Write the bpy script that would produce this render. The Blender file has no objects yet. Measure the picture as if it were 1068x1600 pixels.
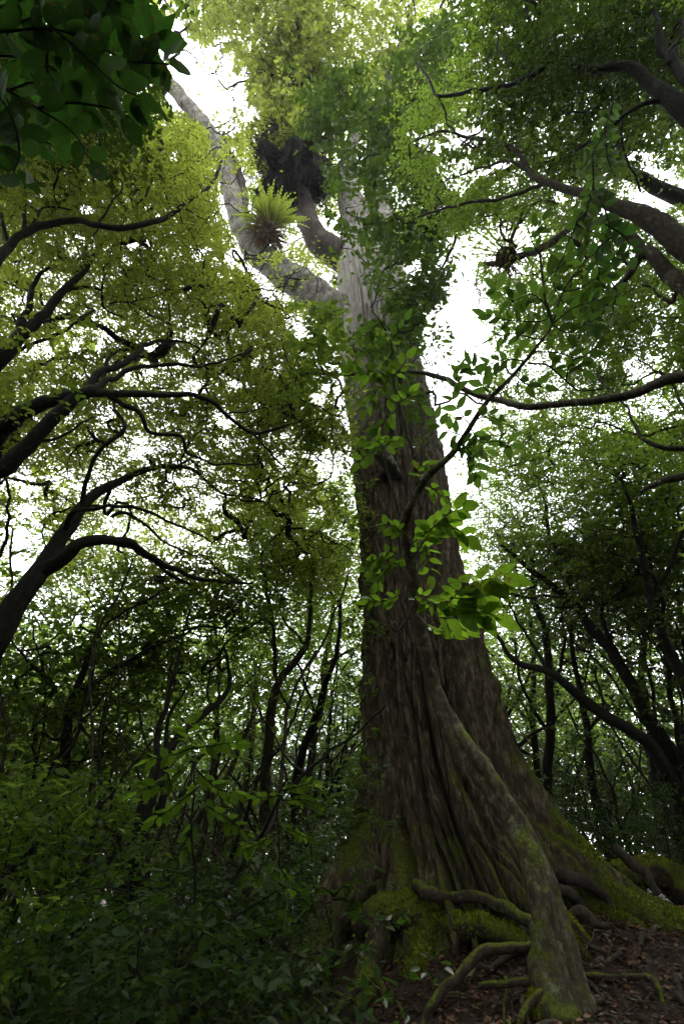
import bpy, math, random
import numpy as np
from mathutils import Vector, Matrix

random.seed(7)
rng = np.random.default_rng(7)
SC = bpy.context.scene
COL = SC.collection

# ------------------------------------------------------------------ camera
PITCH = math.radians(33.5)
CAMZ = 1.5
cam_data = bpy.data.cameras.new('camera')
cam_data.sensor_fit = 'VERTICAL'
cam_data.sensor_height = 36
cam_data.sensor_width = 24
cam_data.lens = 18
cam_data.clip_start = 0.05
cam_data.clip_end = 500
cam = bpy.data.objects.new('camera', cam_data)
COL.objects.link(cam)
cam.location = (0, 0, CAMZ)
cam.rotation_euler = (math.pi / 2 + PITCH, 0, 0)
SC.camera = cam

# ------------------------------------------------------------------ world: bright overcast
SUN_EL, SUN_ROT = math.radians(66), math.radians(25)
w = bpy.data.worlds.new('World'); SC.world = w; w.use_nodes = True
nt = w.node_tree; nt.nodes.clear()
out = nt.nodes.new('ShaderNodeOutputWorld'); bg = nt.nodes.new('ShaderNodeBackground')
sky = nt.nodes.new('ShaderNodeTexSky'); sky.sky_type = 'NISHITA'; sky.sun_disc = False
sky.sun_elevation = SUN_EL; sky.sun_rotation = SUN_ROT
tc = nt.nodes.new('ShaderNodeTexCoord')
cn = nt.nodes.new('ShaderNodeTexNoise'); cn.inputs['Scale'].default_value = 2.2; cn.inputs['Detail'].default_value = 5
cr = nt.nodes.new('ShaderNodeValToRGB')
cr.color_ramp.elements[0].position = 0.3; cr.color_ramp.elements[0].color = (9.5, 10.0, 10.6, 1)
cr.color_ramp.elements[1].position = 0.7; cr.color_ramp.elements[1].color = (13.0, 13.1, 13.2, 1)
mx = nt.nodes.new('ShaderNodeMixRGB'); mx.inputs['Fac'].default_value = 0.88
nt.links.new(tc.outputs['Generated'], cn.inputs['Vector'])
nt.links.new(cn.outputs['Fac'], cr.inputs['Fac'])
nt.links.new(sky.outputs['Color'], mx.inputs['Color1'])
nt.links.new(cr.outputs['Color'], mx.inputs['Color2'])
nt.links.new(mx.outputs['Color'], bg.inputs['Color'])
bg.inputs['Strength'].default_value = 0.13
nt.links.new(bg.outputs['Background'], out.inputs['Surface'])

sun_d = bpy.data.lights.new('sun', 'SUN'); sun_d.energy = 1.5; sun_d.angle = math.radians(14)
sun_d.color = (1.0, 0.97, 0.9)
sun = bpy.data.objects.new('sun', sun_d); COL.objects.link(sun)
sd = Vector((math.sin(SUN_ROT) * math.cos(SUN_EL), math.cos(SUN_ROT) * math.cos(SUN_EL), math.sin(SUN_EL)))
sun.rotation_euler = sd.to_track_quat('Z', 'Y').to_euler()

SC.view_settings.view_transform = 'Standard'
SC.view_settings.look = 'None'
SC.view_settings.gamma = 1
SC.view_settings.use_curve_mapping = False
SC.view_settings.exposure = 1.75
SC.render.engine = 'CYCLES'
cy = SC.cycles
cy.max_bounces = 8; cy.diffuse_bounces = 4; cy.transmission_bounces = 5; cy.glossy_bounces = 2
cy.use_denoising = True
cy.caustics_reflective = False; cy.caustics_refractive = False
cy.sample_clamp_indirect = 6.0

# ------------------------------------------------------------------ pixel <-> world
F = 800.0
CP, SP = math.cos(PITCH), math.sin(PITCH)
def at(px, py, t):
    a = (px - 534.0) / F; b = (800.0 - py) / F
    return np.array([a * t, (CP - b * SP) * t, CAMZ + (SP + b * CP) * t])
def at_many(px, py, t):
    a = (px - 534.0) / F; b = (800.0 - py) / F
    return np.stack([a * t, (CP - b * SP) * t, CAMZ + (SP + b * CP) * t], 1)
def proj(P):
    x, y, z = P[:, 0], P[:, 1], P[:, 2] - CAMZ
    f = y * CP + z * SP; u = -y * SP + z * CP
    f = np.where(np.abs(f) < 1e-4, 1e-4, f)
    px = np.where(f > 0, 534 + F * x / f, -9999); py = np.where(f > 0, 800 - F * u / f, -9999)
    return px, py
def ground_z(x, y):
    g = 0.98 * np.exp(-((x - 2.4) ** 2 / 40.5 + (y - 8.2) ** 2 / np.where(y < 8.2, 10.5, 30.0)))
    g = g - 1.3 * (1 - np.exp(-np.maximum(0, 0.9 - x) * 0.28))
    g = g + 0.05 * np.sin(x * 1.7 + 0.6 * y) * np.sin(y * 1.3 - 0.4 * x) + 0.02 * np.sin(x * 5.1 + 1) * np.sin(y * 4.7)
    return g

# ------------------------------------------------------------------ noise
def _hash(ix, iy, iz):
    n = (ix.astype(np.int64) * 374761393 + iy.astype(np.int64) * 668265263 + iz.astype(np.int64) * 2147483647) & 0xffffffff
    n = ((n ^ (n >> 13)) * 1274126177) & 0xffffffff
    n = (n ^ (n >> 16)) & 0xffffffff
    return n.astype(np.float64) / 4294967295.0
def vnoise(P):
    i = np.floor(P); f = P - i; f = f * f * (3 - 2 * f)
    i = i.astype(np.int64); r = 0
    for dx in (0, 1):
        for dy in (0, 1):
            for dz in (0, 1):
                wgt = (f[:, 0] if dx else 1 - f[:, 0]) * (f[:, 1] if dy else 1 - f[:, 1]) * (f[:, 2] if dz else 1 - f[:, 2])
                r = r + wgt * _hash(i[:, 0] + dx, i[:, 1] + dy, i[:, 2] + dz)
    return r
def fbm(P, o=4):
    s = 0; a = 0.5
    for k in range(o):
        s = s + a * vnoise(P * 2 ** k + k * 17.3); a *= 0.5
    return s

# ------------------------------------------------------------------ materials
def nodes(name):
    m = bpy.data.materials.new(name); m.use_nodes = True
    n = m.node_tree; n.nodes.clear()
    o = n.nodes.new('ShaderNodeOutputMaterial')
    return m, n, o
def N(n, t, **kw):
    x = n.nodes.new(t)
    for k, v in kw.items():
        if k in x.inputs.keys(): x.inputs[k].default_value = v
        else: setattr(x, k, v)
    return x
def ramp(n, stops):
    r = n.nodes.new('ShaderNodeValToRGB')
    while len(r.color_ramp.elements) < len(stops): r.color_ramp.elements.new(0.5)
    for e, (p, c) in zip(r.color_ramp.elements, stops):
        e.position = p; e.color = (*c, 1)
    return r

def leaf_mat(name, dark, light, trans, tfac=0.45, veins=False, rough=0.42, spec=0.35):
    m, n, o = nodes(name)
    at_ = N(n, 'ShaderNodeAttribute', attribute_name='tint')
    oi = N(n, 'ShaderNodeObjectInfo')
    add = N(n, 'ShaderNodeMath', operation='ADD')
    if veins:
        mul = N(n, 'ShaderNodeMath', operation='MULTIPLY'); mul.inputs[1].default_value = 1.0
        n.links.new(oi.outputs['Random'], mul.inputs[0])
        n.links.new(mul.outputs[0], add.inputs[0]); add.inputs[1].default_value = 0.0
    else:
        n.links.new(at_.outputs['Fac'], add.inputs[0]); add.inputs[1].default_value = 0.0
    r = ramp(n, [(0.0, dark), (1.0, light)])
    n.links.new(add.outputs[0], r.inputs['Fac'])
    t0 = tuple(c * (0.4 if veins else 0.7) for c in trans); t1 = tuple(min(1, c * 1.3) for c in trans)
    r2 = ramp(n, [(0.0, t0), (1.0, t1)])
    n.links.new(add.outputs[0], r2.inputs['Fac'])
    col, tcol = r.outputs['Color'], r2.outputs['Color']
    p = N(n, 'ShaderNodeBsdfPrincipled', Roughness=rough)
    p.inputs['Specular IOR Level'].default_value = spec
    tr = N(n, 'ShaderNodeBsdfTranslucent')
    if veins:
        tcx = N(n, 'ShaderNodeTexCoord'); sep = N(n, 'ShaderNodeSeparateXYZ')
        n.links.new(tcx.outputs['Object'], sep.inputs[0])
        ab = N(n, 'ShaderNodeMath', operation='ABSOLUTE'); n.links.new(sep.outputs['Y'], ab.inputs[0])
        s1 = N(n, 'ShaderNodeMath', operation='MULTIPLY_ADD'); n.links.new(ab.outputs[0], s1.inputs[0]); s1.inputs[1].default_value = -0.8
        n.links.new(sep.outputs['X'], s1.inputs[2])
        s2 = N(n, 'ShaderNodeMath', operation='MULTIPLY'); n.links.new(s1.outputs[0], s2.inputs[0]); s2.inputs[1].default_value = 52
        s3 = N(n, 'ShaderNodeMath', operation='SINE'); n.links.new(s2.outputs[0], s3.inputs[0])
        s4 = N(n, 'ShaderNodeMath', operation='GREATER_THAN'); n.links.new(s3.outputs[0], s4.inputs[0]); s4.inputs[1].default_value = 0.88
        md = N(n, 'ShaderNodeMath', operation='LESS_THAN'); n.links.new(ab.outputs[0], md.inputs[0]); md.inputs[1].default_value = 0.014
        mx_ = N(n, 'ShaderNodeMath', operation='MAXIMUM'); n.links.new(s4.outputs[0], mx_.inputs[0]); n.links.new(md.outputs[0], mx_.inputs[1])
        k = N(n, 'ShaderNodeMath', operation='MULTIPLY'); n.links.new(mx_.outputs[0], k.inputs[0]); k.inputs[1].default_value = 0.45
        nz = N(n, 'ShaderNodeTexNoise', Scale=7.0); n.links.new(tcx.outputs['Object'], nz.inputs['Vector'])
        nz2 = N(n, 'ShaderNodeMath', operation='MULTIPLY_ADD'); n.links.new(nz.outputs['Fac'], nz2.inputs[0]); nz2.inputs[1].default_value = 0.9; nz2.inputs[2].default_value = 0.5
        c1 = N(n, 'ShaderNodeMixRGB', blend_type='MIX'); n.links.new(k.outputs[0], c1.inputs['Fac']); n.links.new(col, c1.inputs['Color1'])
        c1.inputs['Color2'].default_value = (*[min(1, c * 1.8) for c in light], 1)
        c2 = N(n, 'ShaderNodeMixRGB', blend_type='MULTIPLY'); n.links.new(k.outputs[0], c2.inputs['Fac']); n.links.new(tcol, c2.inputs['Color1'])
        c2.inputs['Color2'].default_value = (0.3, 0.4, 0.3, 1)
        c3 = N(n, 'ShaderNodeMixRGB', blend_type='MULTIPLY', Fac=1.0); n.links.new(c2.outputs[0], c3.inputs['Color1']); n.links.new(nz2.outputs[0], c3.inputs['Color2'])
        col, tcol = c1.outputs[0], c3.outputs[0]
        mpn = N(n, 'ShaderNodeVectorMath', operation='ADD'); n.links.new(tcx.outputs['Object'], mpn.inputs[0]); n.links.new(oi.outputs['Location'], mpn.inputs[1])
        nb = N(n, 'ShaderNodeTexNoise', Scale=4.5, Detail=4.0); n.links.new(mpn.outputs[0], nb.inputs['Vector'])
        tb = ramp(n, [(0.62, (0, 0, 0)), (0.67, (1, 1, 1))]); n.links.new(nb.outputs['Fac'], tb.inputs['Fac'])
        c4 = N(n, 'ShaderNodeMixRGB'); n.links.new(tb.outputs[0], c4.inputs['Fac']); n.links.new(col, c4.inputs['Color1']); c4.inputs['Color2'].default_value = (0.10, 0.07, 0.025, 1)
        c5 = N(n, 'ShaderNodeMixRGB'); n.links.new(tb.outputs[0], c5.inputs['Fac']); n.links.new(tcol, c5.inputs['Color1']); c5.inputs['Color2'].default_value = (0.14, 0.10, 0.02, 1)
        col, tcol = c4.outputs[0], c5.outputs[0]
        bp = N(n, 'ShaderNodeBump', Strength=0.12, Distance=0.006); n.links.new(s3.outputs[0], bp.inputs['Height'])
        n.links.new(bp.outputs[0], p.inputs['Normal'])
    n.links.new(col, p.inputs['Base Color']); n.links.new(tcol, tr.inputs['Color'])
    ms = N(n, 'ShaderNodeMixShader'); ms.inputs[0].default_value = tfac
    n.links.new(p.outputs[0], ms.inputs[1]); n.links.new(tr.outputs[0], ms.inputs[2])
    n.links.new(ms.outputs[0], o.inputs['Surface'])
    return m

M = {}
M['olive'] = leaf_mat('leaf_olive', (0.045, 0.065, 0.010), (0.10, 0.12, 0.018), (0.37, 0.45, 0.055), 0.54)
M['gold'] = leaf_mat('leaf_gold_green', (0.06, 0.08, 0.010), (0.12, 0.14, 0.018), (0.29, 0.35, 0.045), 0.5)
M['bright'] = leaf_mat('leaf_bright', (0.045, 0.085, 0.012), (0.09, 0.14, 0.022), (0.30, 0.46, 0.05), 0.52)
M['green'] = leaf_mat('leaf_green', (0.03, 0.06, 0.012), (0.075, 0.11, 0.025), (0.20, 0.31, 0.03), 0.48)
M['deep'] = leaf_mat('leaf_deep', (0.022, 0.042, 0.008), (0.055, 0.085, 0.016), (0.07, 0.125, 0.012), 0.40)
M['under'] = leaf_mat('leaf_under', (0.006, 0.020, 0.005), (0.05, 0.085, 0.016), (0.07, 0.15, 0.015), 0.35, rough=0.4, spec=0.2)
M['big_dark'] = leaf_mat('leaf_big_dark', (0.014, 0.036, 0.010), (0.04, 0.075, 0.018), (0.07, 0.20, 0.02), 0.45, veins=True)
M['big_lime'] = leaf_mat('leaf_big_lime', (0.05, 0.10, 0.012), (0.10, 0.16, 0.02), (0.23, 0.42, 0.025), 0.5, veins=True, spec=.2)
M['big_green'] = leaf_mat('leaf_big_green', (0.03, 0.065, 0.012), (0.07, 0.12, 0.02), (0.14, 0.28, 0.03), 0.45, veins=True)
M['frond'] = leaf_mat('frond_green', (0.06, 0.09, 0.012), (0.12, 0.16, 0.025), (0.28, 0.36, 0.04), 0.45)
M['dead_frond'] = leaf_mat('frond_dead', (0.06, 0.035, 0.018), (0.16, 0.10, 0.05), (0.10, 0.06, 0.03), 0.25, rough=0.8)
M['moss'] = leaf_mat('moss', (0.09, 0.11, 0.008), (0.32, 0.36, 0.03), (0.28, 0.32, 0.02), 0.35, rough=.8, spec=.1)
M['litter'] = leaf_mat('dead_leaf', (0.035, 0.014, 0.007), (0.26, 0.13, 0.07), (0.06, 0.03, 0.015), 0.12, rough=0.55)

def bark_mat(name, cols, scale=(6, 6, 1.2), moss=0.0, lichen=0.0, bump=0.6, dist=0.02, moss_col=((0.05, 0.065, 0.008), (0.19, 0.22, 0.022)), fine=1.0, height_pale=None, cavity=False):
    m, n, o = nodes(name)
    tcx = N(n, 'ShaderNodeTexCoord'); geo = N(n, 'ShaderNodeNewGeometry')
    mp = N(n, 'ShaderNodeMapping'); mp.inputs['Scale'].default_value = scale
    n.links.new(geo.outputs['Position'], mp.inputs['Vector'])
    n1 = N(n, 'ShaderNodeTexNoise', Scale=2.0 * fine, Detail=8.0, Roughness=0.65, Distortion=0.4)
    n.links.new(mp.outputs[0], n1.inputs['Vector'])
    r = ramp(n, [(0.25, cols[0]), (0.5, cols[1]), (0.75, cols[2])])
    n.links.new(n1.outputs['Fac'], r.inputs['Fac'])
    col = r.outputs['Color']
    n3 = N(n, 'ShaderNodeTexNoise', Scale=0.8, Detail=3.0); n.links.new(geo.outputs['Position'], n3.inputs['Vector'])
    if height_pale:
        sp = N(n, 'ShaderNodeSeparateXYZ'); n.links.new(geo.outputs['Position'], sp.inputs[0])
        mr = N(n, 'ShaderNodeMapRange'); n.links.new(sp.outputs['Z'], mr.inputs['Value'])
        mr.inputs['From Min'].default_value = height_pale[0]; mr.inputs['From Max'].default_value = height_pale[1]
        r3 = ramp(n, [(0.2, tuple(c * 0.45 for c in height_pale[2])), (0.45, tuple(c * 0.8 for c in height_pale[2])), (0.7, height_pale[2])])
        n.links.new(n1.outputs['Fac'], r3.inputs['Fac'])
        c = N(n, 'ShaderNodeMixRGB'); n.links.new(mr.outputs[0], c.inputs['Fac']); n.links.new(col, c.inputs['Color1']); n.links.new(r3.outputs[0], c.inputs['Color2'])
        col = c.outputs[0]
    if lichen > 0:
        n4 = N(n, 'ShaderNodeTexNoise', Scale=5.5, Detail=6.0, Roughness=0.7); n.links.new(geo.outputs['Position'], n4.inputs['Vector'])
        th = ramp(n, [(0.60 - lichen * 0.15, (0, 0, 0)), (0.66 - lichen * 0.15, (1, 1, 1))]); n.links.new(n4.outputs['Fac'], th.inputs['Fac'])
        c = N(n, 'ShaderNodeMixRGB'); n.links.new(th.outputs[0], c.inputs['Fac']); n.links.new(col, c.inputs['Color1']); c.inputs['Color2'].default_value = (0.24, 0.26, 0.14, 1)
        col = c.outputs[0]
    if moss > 0:
        n5 = N(n, 'ShaderNodeTexNoise', Scale=2.6, Detail=7.0, Roughness=0.7); n.links.new(geo.outputs['Position'], n5.inputs['Vector'])
        sp2 = N(n, 'ShaderNodeSeparateXYZ'); n.links.new(geo.outputs['Normal'], sp2.inputs[0])
        a = N(n, 'ShaderNodeMath', operation='MULTIPLY_ADD'); n.links.new(sp2.outputs['Z'], a.inputs[0]); a.inputs[1].default_value = 0.30; n.links.new(n5.outputs['Fac'], a.inputs[2])
        if height_pale:   # moss keeps to the damp foot of the trunk
            mr2 = N(n, 'ShaderNodeMapRange'); n.links.new(sp.outputs['Z'], mr2.inputs['Value'])
            mr2.inputs['From Min'].default_value = 0.5; mr2.inputs['From Max'].default_value = 7.0
            mr2.inputs['To Min'].default_value = 0.02; mr2.inputs['To Max'].default_value = -0.2
            a2 = N(n, 'ShaderNodeMath', operation='ADD'); n.links.new(a.outputs[0], a2.inputs[0]); n.links.new(mr2.outputs[0], a2.inputs[1])
            # and favours the open far flank (east side)
            mr4 = N(n, 'ShaderNodeMapRange'); n.links.new(sp.outputs['X'], mr4.inputs['Value'])
            mr4.inputs['From Min'].default_value = 1.9; mr4.inputs['From Max'].default_value = 2.9
            mr4.inputs['To Min'].default_value = 0.0; mr4.inputs['To Max'].default_value = 0.16
            a3 = N(n, 'ShaderNodeMath', operation='ADD'); n.links.new(a2.outputs[0], a3.inputs[0]); n.links.new(mr4.outputs[0], a3.inputs[1]); a = a3
        th = ramp(n, [(0.72 - moss * 0.3, (0, 0, 0)), (0.82 - moss * 0.3, (1, 1, 1))]); n.links.new(a.outputs[0], th.inputs['Fac'])
        n6 = N(n, 'ShaderNodeTexNoise', Scale=38.0, Detail=4.0); n.links.new(geo.outputs['Position'], n6.inputs['Vector'])
        mc = ramp(n, [(0.3, moss_col[0]), (0.7, moss_col[1])]); n.links.new(n6.outputs['Fac'], mc.inputs['Fac'])
        c = N(n, 'ShaderNodeMixRGB'); n.links.new(th.outputs[0], c.inputs['Fac']); n.links.new(col, c.inputs['Color1']); n.links.new(mc.outputs[0], c.inputs['Color2'])
        col = c.outputs[0]
    p = N(n, 'ShaderNodeBsdfPrincipled', Roughness=0.85); p.inputs['Specular IOR Level'].default_value = 0.25
    n.links.new(col, p.inputs['Base Color'])
    n7 = N(n, 'ShaderNodeTexNoise', Scale=9.0 * fine, Detail=9.0, Roughness=0.7); n.links.new(mp.outputs[0], n7.inputs['Vector'])
    bp = N(n, 'ShaderNodeBump', Strength=bump, Distance=dist); n.links.new(n7.outputs['Fac'], bp.inputs['Height'])
    n.links.new(bp.outputs[0], p.inputs['Normal'])
    n.links.new(p.outputs[0], o.inputs['Surface'])
    return m

M['bark_giant'] = bark_mat('bark_giant', ((0.014, 0.010, 0.006), (0.105, 0.078, 0.050), (0.42, 0.34, 0.23)), scale=(8, 8, 2.6), moss=0.42, bump=0.9, dist=0.06,
                           height_pale=(7.5, 14.0, (0.46, 0.43, 0.38)))
M['bark_pale'] = bark_mat('bark_pale', ((0.04, 0.035, 0.03), (0.15, 0.135, 0.115), (0.36, 0.34, 0.30)), scale=(4, 4, 3), moss=0.34, bump=0.8, dist=0.03)
M['bark_darklimb'] = bark_mat('bark_darklimb', ((0.015, 0.012, 0.010), (0.04, 0.03, 0.025), (0.09, 0.075, 0.06)), scale=(3, 3, 1.5), bump=0.8, dist=0.03)
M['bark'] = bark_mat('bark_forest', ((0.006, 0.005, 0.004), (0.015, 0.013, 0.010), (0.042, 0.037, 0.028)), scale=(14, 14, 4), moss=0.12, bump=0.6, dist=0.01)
M['bark_branch'] = bark_mat('bark_branch', ((0.02, 0.015, 0.010), (0.05, 0.04, 0.028), (0.12, 0.10, 0.075)), scale=(14, 14, 6), lichen=0.1, bump=0.5, dist=0.01)
M['bark_sapling'] = bark_mat('bark_sapling', ((0.025, 0.02, 0.012), (0.095, 0.078, 0.05), (0.27, 0.23, 0.15)), scale=(12, 12, 5), moss=0.40, lichen=0.36, bump=1.0, dist=0.025)
M['bark_root'] = bark_mat('bark_root', ((0.02, 0.015, 0.010), (0.06, 0.045, 0.032), (0.13, 0.10, 0.075)), scale=(10, 10, 10), moss=0.30, lichen=0.05, bump=1.0, dist=0.02)
M['bark_moss'] = bark_mat('bark_mossy', ((0.02, 0.015, 0.010), (0.05, 0.04, 0.025), (0.10, 0.08, 0.05)), scale=(10, 10, 10), moss=0.85, bump=1.0, dist=0.03)

def ground_mat():
    m, n, o = nodes('forest_soil')
    geo = N(n, 'ShaderNodeNewGeometry')
    n1 = N(n, 'ShaderNodeTexNoise', Scale=9.0, Detail=10.0, Roughness=0.7); n.links.new(geo.outputs['Position'], n1.inputs['Vector'])
    r = ramp(n, [(0.3, (0.010, 0.005, 0.003)), (0.55, (0.035, 0.016, 0.009)), (0.8, (0.075, 0.036, 0.020))]); n.links.new(n1.outputs['Fac'], r.inputs['Fac'])
    p = N(n, 'ShaderNodeBsdfPrincipled', Roughness=0.8); n.links.new(r.outputs[0], p.inputs['Base Color'])
    bp = N(n, 'ShaderNodeBump', Strength=1.0, Distance=0.04); n.links.new(n1.outputs['Fac'], bp.inputs['Height']); n.links.new(bp.outputs[0], p.inputs['Normal'])
    n.links.new(p.outputs[0], o.inputs['Surface'])
    return m
M['soil'] = ground_mat()

# ------------------------------------------------------------------ mesh helpers
def mesh_np(name, V, Fc, mat, smooth=False, tint=None, origin=None):
    """V (n,3); Fc list of arrays (k, m) of faces, m = 3 or 4"""
    V = np.asarray(V, dtype=np.float32)
    if origin is not None: V = V - np.asarray(origin, dtype=np.float32)
    me = bpy.data.meshes.new(name)
    if isinstance(Fc, np.ndarray): Fc = [Fc]
    Fc = [f for f in Fc if len(f)]
    idx = np.concatenate([f.ravel() for f in Fc]).astype(np.int32)
    tot = np.concatenate([np.full(len(f), f.shape[1]) for f in Fc]).astype(np.int32)
    st = np.concatenate([[0], np.cumsum(tot)[:-1]]).astype(np.int32)
    me.vertices.add(len(V)); me.vertices.foreach_set('co', V.ravel())
    me.loops.add(len(idx)); me.loops.foreach_set('vertex_index', idx)
    me.polygons.add(len(tot)); me.polygons.foreach_set('loop_start', st); me.polygons.foreach_set('loop_total', tot)
    if smooth: me.polygons.foreach_set('use_smooth', np.ones(len(tot), dtype=bool))
    if tint is not None:
        a = me.attributes.new('tint', 'FLOAT', 'FACE'); a.data.foreach_set('value', np.asarray(tint, dtype=np.float32))
    me.update(calc_edges=True)
    me.materials.append(mat)
    return me
def link(name, me, parent=None, loc=None):
    o = bpy.data.objects.new(name, me); COL.objects.link(o)
    if parent is not None: o.parent = parent
    if loc is not None: o.location = loc
    return o
def root(name, loc, label, cat, group=None):
    o = link(name, None, None, tuple(loc)); o.empty_display_size = 0.2
    o['label'] = label; o['category'] = cat
    if group: o['group'] = group
    return o

def smooth_path(P, R, sub=4, wig=0.0):
    """Catmull-Rom"""
    P = np.asarray(P, float); R = np.asarray(R, float); n = len(P)
    if n < 2: return P, R
    E = np.vstack([2 * P[0] - P[1], P, 2 * P[-1] - P[-2]])
    u = np.linspace(0, n - 1, (n - 1) * sub + 1); i = np.minimum(u.astype(int), n - 2); f = (u - i)[:, None]
    p0, p1, p2, p3 = E[i], E[i + 1], E[i + 2], E[i + 3]
    Q = 0.5 * ((2 * p1) + (-p0 + p2) * f + (2 * p0 - 5 * p1 + 4 * p2 - p3) * f * f + (-p0 + 3 * p1 - 3 * p2 + p3) * f ** 3)
    RR = np.interp(u, np.arange(n), R)
    if wig > 0 and len(Q) > 2:
        s = np.cumsum(np.r_[0, np.linalg.norm(np.diff(Q, axis=0), axis=1)])
        o = rng.uniform(0, 100, 3)
        D = np.stack([vnoise(np.stack([s * 2.2 + o[k], s * 0 + k * 9.1, s * 0], 1)) - 0.5 for k in range(3)], 1)
        D = D + 0.5 * np.stack([vnoise(np.stack([s * 6 + o[k], s * 0 + k * 5.1 + 3, s * 0], 1)) - 0.5 for k in range(3)], 1)
        env = np.sin(np.clip(np.linspace(0, 1, len(Q)) * 8, 0, 1) * math.pi / 2)[:, None]
        Q = Q + D * wig * env
    return Q, RR

def tube(P, R, k=6, lump=0.0, lfreq=3.0, cap=True):
    P = np.asarray(P, float); R = np.asarray(R, float); n = len(P)
    T = np.gradient(P, axis=0); T /= (np.linalg.norm(T, axis=1)[:, None] + 1e-9)
    m = T.mean(0); ref = np.array([1.0, 0, 0]) if abs(m[0]) < 0.6 * (np.linalg.norm(m) + 1e-9) else np.array([0, 1.0, 0.0])
    A = np.cross(T, ref)
    ln = np.linalg.norm(A, axis=1)[:, None]; A = A / (ln + 1e-9)
    B = np.cross(T, A)
    th = np.linspace(0, 2 * math.pi, k, endpoint=False)
    V = P[:, None, :] + R[:, None, None] * (np.cos(th)[None, :, None] * A[:, None, :] + np.sin(th)[None, :, None] * B[:, None, :])
    V = V.reshape(-1, 3)
    if lump > 0:
        C = np.repeat(P, k, 0); d = V - C
        nz = fbm(V * lfreq + 31.7, 3) - 0.45
        V = C + d * (1 + lump * 2 * nz)[:, None]
    i = np.arange(n - 1)[:, None] * k; j = np.arange(k)[None, :]; j2 = (j + 1) % k
    Fq = np.stack([i + j, i + j2, i + k + j2, i + k + j], -1).reshape(-1, 4)
    return V, Fq

class Acc:
    def __init__(s): s.V = []; s.F3 = []; s.F4 = []; s.n = 0
    def add(s, V, Fq):
        (s.F4 if Fq.shape[1] == 4 else s.F3).append(Fq + s.n); s.V.append(V); s.n += len(V)
    def mesh(s, name, mat, smooth=True, origin=None):
        Fc = []
        if s.F3: Fc.append(np.concatenate(s.F3))
        if s.F4: Fc.append(np.concatenate(s.F4))
        return mesh_np(name, np.concatenate(s.V), Fc, mat, smooth, origin=origin)

# ------------------------------------------------------------------ leaves
def norm(a): return a / (np.linalg.norm(a, axis=-1, keepdims=True) + 1e-9)
LT_SMALL = (np.array([(0, 0, 0), (0.42, -0.27, 0.05), (1, 0, -0.05), (0.42, 0.27, 0.05)]), np.array([(0, 1, 2), (0, 2, 3)]))
LT_MED = (np.array([(0, 0, 0), (0.22, -0.2, 0.03), (0.55, -0.24, 0.03), (1, 0, -0.10), (0.55, 0.24, 0.03), (0.22, 0.2, 0.03), (0.5, 0, -0.02)]),
          np.array([(0, 1, 6), (1, 2, 6), (2, 3, 6), (3, 4, 6), (4, 5, 6), (5, 0, 6)]))
LT_STRAP = (np.array([(0, -0.02, 0), (0, 0.02, 0), (0.5, 0.035, 0.06), (0.5, -0.035, 0.06), (1, 0, -0.05)]), np.array([(0, 3, 2), (0, 2, 1), (3, 4, 2)]))
def leaves_np(pos, dr, nr, ln, tpl, wid=1.0):
    T, Fc = tpl
    x = norm(dr); z = norm(nr - (nr * x).sum(1, keepdims=True) * x); y = np.cross(z, x)
    L = ln[:, None, None]
    V = pos[:, None, :] + L * (T[None, :, 0:1] * x[:, None, :] + wid * T[None, :, 1:2] * y[:, None, :] + T[None, :, 2:3] * z[:, None, :])
    k = len(T); n = len(pos)
    FF = (np.arange(n) * k)[:, None, None] + Fc[None]
    return V.reshape(-1, 3), FF.reshape(-1, 3), len(Fc)

def rand_dirs(n, up=0.0, spread=1.0):
    d = rng.normal(0, spread, (n, 3)); d[:, 2] += up
    return norm(d)
HOLES = [  # sky gaps in the crowns (px, py, rx, ry, strength)
    (315, 125, 62, 62, .97), (262, 62, 34, 36, .95), (355, 175, 40, 40, .9), (505, 455, 17, 20, 1), (708, 560, 56, 110, .8), (730, 470, 40, 52, .85), (650, 560, 30, 60, .7),
    (700, 665, 50, 50, .9), (740, 640, 50, 28, .8), (690, 215, 48, 24, .85), (735, 215, 30, 20, .7), (710, 275, 30, 30, .7), (790, 365, 60, 20, .7), (730, 385, 40, 22, .7),
    (1030, 292, 34, 40, .9), (1000, 320, 20, 20, .6), (1005, 575, 36, 22, .8), (860, 690, 45, 22, .6), (930, 660, 60, 18, .5), (1040, 640, 36, 20, .6),
    (32, 865, 52, 36, .9), (70, 975, 18, 16, .8), (110, 965, 16, 14, .7), (355, 840, 30, 14, .75), (520, 725, 36, 26, .75), (520, 835, 22, 18, .5), (300, 1000, 30, 24, .6), (330, 985, 30, 18, .6),
    (410, 1010, 24, 22, .6), (640, 425, 22, 20, .9), (245, 545, 18, 14, .9), (305, 605, 18, 14, .8), (350, 655, 16, 12, .8), (230, 585, 18, 12, .7), (170, 510, 16, 20, .5), (60, 545, 24, 20, .6), (215, 700, 14, 20, .7), (165, 650, 20, 18, .6),
    (355, 300, 16, 40, .9), (375, 280, 12, 18, .9), (460, 500, 16, 14, .8), (475, 520, 14, 14, .8), (120, 380, 30, 16, .5), (20, 470, 24, 20, .5), (370, 50, 20, 20, .3), (520, 45, 12, 12, .5), (775, 45, 26, 16, .5),
    (880, 55, 14, 14, .5), (985, 395, 14, 10, .5), (960, 440, 16, 12, .5), (760, 880, 26, 24, .5), (820, 900, 20, 22, .5), (850, 940, 26, 30, .4), (880, 1000, 26, 26, .4), (960, 810, 20, 20, .4), (930, 1110, 26, 24, .4), (1020, 960, 24, 30, .4),
    (790, 990, 20, 20, .4), (1010, 470, 18, 12, .5), (895, 520, 14, 12, .4), (600, 440, 8, 8, .3), (480, 460, 12, 10, .4),
]
HOLES += [(-1, -1, 1, 1, 0)]
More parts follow.
